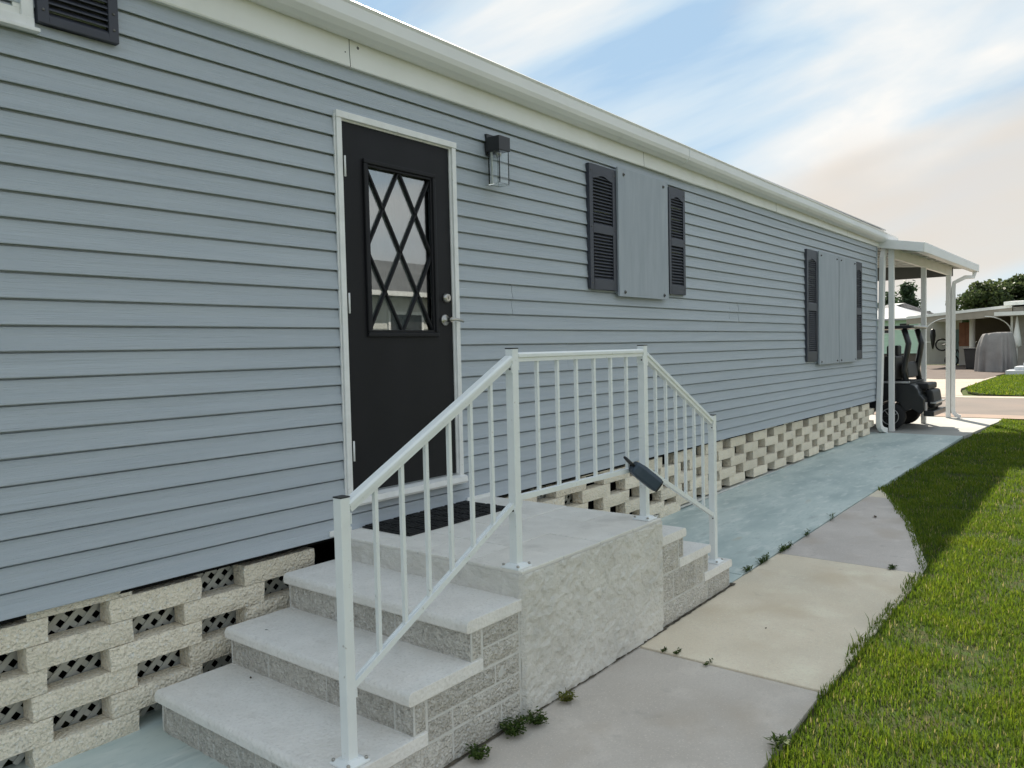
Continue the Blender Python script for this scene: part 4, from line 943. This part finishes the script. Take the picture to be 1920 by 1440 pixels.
def tree(name, label, base, H, RX, RY_, n, size, mat_, conifer=False, group=None):
    t = thing(name, label, 'tree', base, 0, group); bx, by, bz = base; mb = MB()
    mb.tube([(bx,by,bz-.1),(bx+.1,by,bz+H*.3),(bx,by+.1,bz+H*.6),(bx+.1,by,bz+H*.9)], [H*.035,H*.025,H*.016,H*.004], 8)
    C = []
    if conifer:
        for k in range(int(n/60)):
            h = rng.uniform(.12,1.0); an = rng.uniform(0,2*math.pi); ln = RX*(1.05-h)*rng.uniform(.5,1.1)+.1
            p0 = np.array([bx,by,bz+H*h]); p1 = p0+np.array([math.cos(an)*ln, math.sin(an)*ln, -ln*.1+rng.uniform(-.1,.35)])
            tt = rng.uniform(.1,1,60)[:,None]; C.append(p0+(p1-p0)*tt+rng.normal(size=(60,3))*.16*(.6+tt))
    else:
        ncl = max(10, n//220)
        for k in range(ncl):
            d = rng.normal(size=3); d /= np.linalg.norm(d); rr = rng.uniform(.35,1)**.6
            c = np.array([bx+d[0]*RX*rr, by+d[1]*RY_*rr, bz+H*.62+d[2]*H*.36*rr]); s = rng.uniform(.16,.34)*min(RX,RY_,H*.5)
            mb.tube([(bx,by,bz+H*.35),tuple((np.array([bx,by,bz+H*.4])+c)/2),tuple(c)], [H*.014,H*.009,H*.003], 5)
            q = rng.normal(size=(220,3)); q /= np.linalg.norm(q,axis=1)[:,None]; q *= (rng.uniform(0,1,(220,1))**.45); C.append(c+q*s*np.array([1.1,1.1,.75]))
    mb.build('trunk', bark, t)
    C = np.concatenate(C); V, F = leaves(C, size, rng); tinted('crown', V, F, np.repeat(rng.uniform(0,1,len(C)),4), mat_, t)
lf_oak = leafmat('oak_leaf', (.045,.070,.026), (.105,.130,.050)); lf_con = leafmat('conifer_leaf', (.035,.065,.034), (.075,.11,.055))
def tb_(px, x): q = at(px, 640, x=x); return (x, q.y, .04)
tree('oak_tree', 'broad dark oak tree behind the beige home roof', tb_(1874,72), 6.5, 3.7, 3.3, 11000, .20, lf_oak)
tree('oak_tree', 'rounded oak tree at the right behind the white roof edge', tb_(1945,76), 6.9, 4.0, 4.2, 9000, .22, lf_oak)
tree('conifer_tree', 'dark conifer behind the mint house seen between carport posts', tb_(1702,78), 6.6, 2.6, 2.6, 7000, .17, lf_con, True)
tree('conifer_tree', 'smaller conifer behind the mint house by the corner downspout', tb_(1668,84), 6.2, 2.4, 2.4, 4000, .17, lf_con, True)
tree('far_tree', 'low distant tree above the beige carport roof near the middle post', tb_(1752,120), 4.9, 3.4, 3.0, 4000, .30, lf_oak)
tree('far_tree', 'low distant tree above the beige carport roof near the outer post', tb_(1772,118), 5.3, 3.2, 2.4, 4000, .30, lf_oak)
for k, yy in enumerate((-34,-24,-14,26,38,52)):
    tree('far_tree', ['tall tree beyond the road, far right','broad tree beyond the road, right','bushy tree beyond the road, near right','bushy tree beyond the road, hidden left','broad tree beyond the road, left','tall tree beyond the road, far left'][k], (95+3*k, yy, .04), 7.5, 5, 5, 2500, .40, lf_oak)

# ------------------------------------------------------------------ lawn
def edge_y(x):
    return np.interp(x, [-40,-1,.3,.9,1.6,2.7,3.2,4.0,4.5,5.2,5.95,7,13.8,14.2], [-2.30,-2.30,-2.285,-2.25,-2.225,-2.22,-2.19,-1.97,-1.83,-1.57,-1.28,-1.285,-1.45,-1.47])
xs = np.concatenate([np.arange(-6,14.2,.12), [14.2]])
mb = MB(); ys_t = [0,.03,.10,.25,.6,1.2,2.2,4,7,9]
vs = []
for t in ys_t:
    for x in xs: vs.append((x, edge_y(x)-t+.02, gz(x)+(-.030 if t == 0 else -.012)+nz((x*1.5,t*2,1))*.008))
nx = len(xs)
mb.add(vs, [(j*nx+i, (j+1)*nx+i, (j+1)*nx+i+1, j*nx+i+1) for j in range(len(ys_t)-1) for i in range(nx-1)], True)
o = mb.build('lawn_soil', M['soil'], fix=False); tag(o, kind='structure')
def blades(P, hgt, wid, rng, lean=.55):
    n = len(P); an = rng.uniform(0,2*math.pi,n); d = np.stack([np.cos(an),np.sin(an)],1); s = np.stack([-d[:,1],d[:,0]],1)
    L = hgt*rng.uniform(.55,1.25,n); ln = rng.uniform(.15,1.0,n)*lean; wv = wid*rng.uniform(.7,1.3,n)
    V = np.zeros((n,5,3)); base = P
    for k, (t, ww) in enumerate(((0,.8),(.55,1.0))):
        off = d*(ln*L*t*t*1.0)[:,None]; z = L*t*np.sqrt(np.clip(1-(ln*t*.8)**2,.2,1))
        for j, sg in enumerate((-1,1)):
            V[:,k*2+j,:2] = base[:,:2]+off+s*(sg*wv*ww*.5)[:,None]; V[:,k*2+j,2] = base[:,2]+z
    V[:,4,:2] = base[:,:2]+d*(ln*L*1.25)[:,None]; V[:,4,2] = base[:,2]+L*np.sqrt(np.clip(1-(ln*.85)**2,.15,1))
    i = np.arange(n)[:,None]*5
    F = np.concatenate([i+np.array([[0,1,3]]), i+np.array([[0,3,2]]), i+np.array([[2,3,4]])])
    return V.reshape(-1,3), F
def scatter(x0, x1, depth, dens, h, wd, fringe=.0, t0=None):
    n = int((x1-x0)*depth*dens); x = rng.uniform(x0,x1,n); t = rng.uniform(-fringe if t0 is None else t0, depth, n)
    y = edge_y(x)-t
    nzv = np.array([noise.noise((a*3.1,b*3.1,2.)) for a,b in zip(x,y)])
    keep = rng.uniform(0,1,n) < np.clip(.75+nzv*.9,.15,1)
    keep &= ~((t < .0) & (nzv < .05))
    x, y, t, nzv = x[keep], y[keep], t[keep], nzv[keep]
    z = np.interp(x, GX, GZ)-.012
    V, F = blades(np.stack([x,y,z],1), h*(1+nzv*.35), wd, rng)
    tint = np.clip(.42+nzv*.32+rng.normal(0,.17,len(x)),0,1); dry = rng.uniform(0,1,len(x)) < .05+.10*np.clip(-nzv,0,1); tint[dry] = 1.35+rng.uniform(0,.6,dry.sum())
    return V, F, np.repeat(tint,5)
parts = [scatter(-1.6,2.6,2.0,11500,.034,.0044,.010), scatter(2.6,5.5,2.3,8000,.036,.0050,.010), scatter(5.5,9,2.6,4200,.040,.0066,.012), scatter(9,14.1,2.8,2600,.044,.0090,.012), scatter(-6,-1.6,2.0,1500,.05,.009,.012), scatter(-1.6,6,.10,900,.055,.0055,.03), scatter(-1.6,6,1.8,420,.055,.0045)]
xa_ = scatter(-6,14.1,5.0,420,.07,.014,t0=2.0); parts.append(xa_)
V = []; F = []; T = []; b = 0
for v, f, t in parts: V.append(v); F.append(f+b); T.append(t); b += len(v)
gm = bpy.data.materials.new('grass_blade'); gm.use_nodes = True; nt = gm.node_tree; N = nt.nodes; L = nt.links; N.clear()
a_ = N.new('ShaderNodeAttribute'); a_.attribute_name = 'tint'; dvd = N.new('ShaderNodeMath'); dvd.operation = 'MULTIPLY'; dvd.inputs[1].default_value = .5; L.new(a_.outputs['Fac'], dvd.inputs[0])
r_ = N.new('ShaderNodeValToRGB'); ce = r_.color_ramp.elements; ce[0].color = (.055,.105,.014,1); ce[1].color = (.34,.31,.16,1); ce[1].position = 1
for ps, cc in ((.25,(.135,.205,.016)),(.48,(.25,.285,.022)),(.66,(.34,.29,.09))): k = ce.new(ps); k.color = (*cc,1)
L.new(dvd.outputs[0], r_.inputs[0])
d_ = N.new('ShaderNodeBsdfPrincipled'); d_.inputs['Roughness'].default_value = .5; d_.inputs['Specular IOR Level'].default_value = .25; t_ = N.new('ShaderNodeBsdfTranslucent'); x_ = N.new('ShaderNodeMixShader'); x_.inputs[0].default_value = .45
L.new(r_.outputs[0], d_.inputs['Base Color']); L.new(r_.outputs[0], t_.inputs['Color']); L.new(d_.outputs[0], x_.inputs[1]); L.new(t_.outputs[0], x_.inputs[2]); o_ = N.new('ShaderNodeOutputMaterial'); L.new(x_.outputs[0], o_.inputs[0])
lawn = tinted('lawn_grass', np.concatenate(V), np.concatenate(F), np.concatenate(T), gm)
tag(lawn, 'short green lawn grass growing beside the footpath', 'grass', kind='stuff')
# lawns across the road
def lawn_far(poly, n, name, label, seed):
    r2 = np.random.default_rng(seed); p = np.array(poly); lo, hi = p.min(0), p.max(0); q = r2.uniform(lo,hi,(n*2,2)); ins = np.zeros(len(q),bool); j = len(p)-1
    for i in range(len(p)):
        c = ((p[i,1] > q[:,1]) != (p[j,1] > q[:,1])) & (q[:,0] < (p[j,0]-p[i,0])*(q[:,1]-p[i,1])/(p[j,1]-p[i,1]+1e-9)+p[i,0]); ins ^= c; j = i
    q = q[ins]; V, F = blades(np.column_stack([q, np.full(len(q),.03)]), np.full(len(q),.10), .03, r2)
    o = tinted(name, V, F, np.repeat(np.clip(.5+r2.normal(0,.25,len(q)),0,1.6),5), gm); tag(o, label, 'grass', kind='stuff')
i0 = [(20.8,-1.0),(21.2,-.2),(22.3,.32),(24,.62),(28.5,.7),(33,.7),(34.5,-1),(34.5,-7),(20.8,-7)]
slab('front_lawn', M['soil'], i0, .030, .05, kind='structure', bevel=0)
lawn_far(i0, 26000, 'front_lawn_grass', 'green lawn island in front of the beige home', 3)
i1 = [(33,6.2),(34,5.4),(48,7.2),(57,9),(57,18),(33,18)]
slab('side_lawn', M['soil'], i1, .028, .05, kind='structure', bevel=0)
lawn_far(i1, 16000, 'side_lawn_grass', 'grass strip in front of the mint house', 4)

# ------------------------------------------------------------------ weeds in the joints, each a plant
weedm = leafmat('weed_leaf', (.035,.075,.014), (.105,.150,.030)); weedy = leafmat('weed_leaf_yellow', (.10,.12,.02), (.20,.20,.04))
def weed(x, y, r, h, n, label, m=weedm, long=1.0, elong=0.):
    z = gz(x)+.001; t = thing('weed', label, 'plant', (x,y,z), 0, 'weeds growing in the paving joints')
    st = MB(); V = []; F = []; T = []
    for k in range(n):
        a = rng.uniform(0,2*math.pi); rr = r*rng.uniform(.2,1)**.7; ex = rng.uniform(-elong,elong)
        tip = np.array([x+ex+math.cos(a)*rr, y+math.sin(a)*rr*(.55 if elong else 1), z+h*rng.uniform(.25,1)])
        root = np.array([x+ex*.9, y, z])
        if k % 3 == 0: st.tube([tuple(root), tuple((root+tip)/2+np.array([0,0,h*.2])), tuple(tip)], [.0018,.0014,.0008], 4, False)
        for j in range(4):
            c = root+(tip-root)*rng.uniform(.35,1.05); d = rng.normal(size=3); d[2] = abs(d[2])*.4; d /= np.linalg.norm(d); s = np.cross(d,[0,0,1]); s /= np.linalg.norm(s)+1e-6; l = .013*long*rng.uniform(.6,1.4); wd = l*.34/long
            b = len(V); V += [c, c+d*l*.5+s*wd, c+d*l, c+d*l*.5-s*wd]; F.append((b,b+1,b+2,b+3)); T += [rng.uniform(0,1)]*4
    tinted('leaf_cluster', V, F, T, m, t); st.build('stem', m, t, fix=False)
def wq(px, py): q = at(px, py, z=-.06); q = at(px, py, z=gz(q.x)); return q.x, q.y
for (px, py, r, h, n, lab, m, lg, el) in [
    (962,1376,.075,.065,110,'leafy green weed at the porch corner, larger of the two by the path',weedm,1,0),(1003,1358,.060,.055,80,'leafy green weed touching the stucco wall base near the steps',weedm,1,0),
    (1062,1316,.045,.045,55,'yellowish weed at the foot of the stucco wall',weedy,1,0),(897,1425,.055,.06,70,'weed by the lower step blocks at the picture bottom',weedm,1,0),
    (1402,1071,.05,.035,34,'low weed at the corner of the blue slab joint',weedm,1.3,.03),(1432,1055,.045,.05,60,'weed row in the joint beside the blue slab, nearest the steps',weedm,1.2,.09),(1472,1032,.045,.05,70,'weed row in the joint beside the blue slab, middle',weedm,1.2,.13),
    (1515,1004,.03,.05,14,'thin weed sprig beside the blue slab, farther up the joint',weedm,1.6,.06),(1560,975,.03,.06,10,'tall thin weed sprig in the joint near the grass',weedm,1.8,.05),
    (1270,1226,.012,.018,18,'tiny weed in the paving joint near the porch',weedm,.8,.04),(1330,1243,.010,.016,14,'tiny weed in the paving joint, middle of the path',weedm,.8,.06),(1672,1067,.04,.02,26,'flat weed creeping over the joint near the lawn',weedm,1.4,.05),
    (1245,1222,.012,.02,14,'tiny weed at the stucco end of the paving joint',weedm,.8,.02),(1462,1398,.05,.04,24,'grassy weed leaning over the grey slab by the lawn',weedm,2.2,.03)]:
    x, y = wq(px, py); weed(x, y, r, h, n, lab, m, lg, el)
# small litter
lm = pm('dead_leaf_brown', (.10,.07,.045), (.06,.045,.03), 20, .8, (), .2)
def dead_leaf(px, py, z, s, lab, a):
    q = at(px, py, z=z); c, sn = math.cos(a), math.sin(a)
    pts = [(-1,0,.1),(-.4,.38,.25),(.4,.32,.15),(1,0,.3),(.4,-.36,.2),(-.4,-.34,.05),(0,0,.02)]
    V = [(q.x+(u*c-v*sn)*s, q.y+(u*sn+v*c)*s, z+.001+h*s*.5) for u,v,h in pts]
    o = MB().add(V, [(6,0,1),(6,1,2),(6,2,3),(6,3,4),(6,4,5),(6,5,0)]).build('dead_leaf', lm, fix=False); tag(o, lab, 'leaf')
dead_leaf(1641, 969, gz(5)+.0, .035, 'dark dead leaf on the grey slab near the lawn', .4)
dead_leaf(470, 1271, lx[2][1]+.001, .012, 'small brown leaf crumb on the lowest left tread', 1.1)
dead_leaf(500, 1181, lx[1][1]+.001, .009, 'tiny leaf crumb on the middle left tread', 2.1)
dead_leaf(1436, 1178, gz(1.7)+.001, .012, 'tiny dark leaf on the tan path slab', .2)
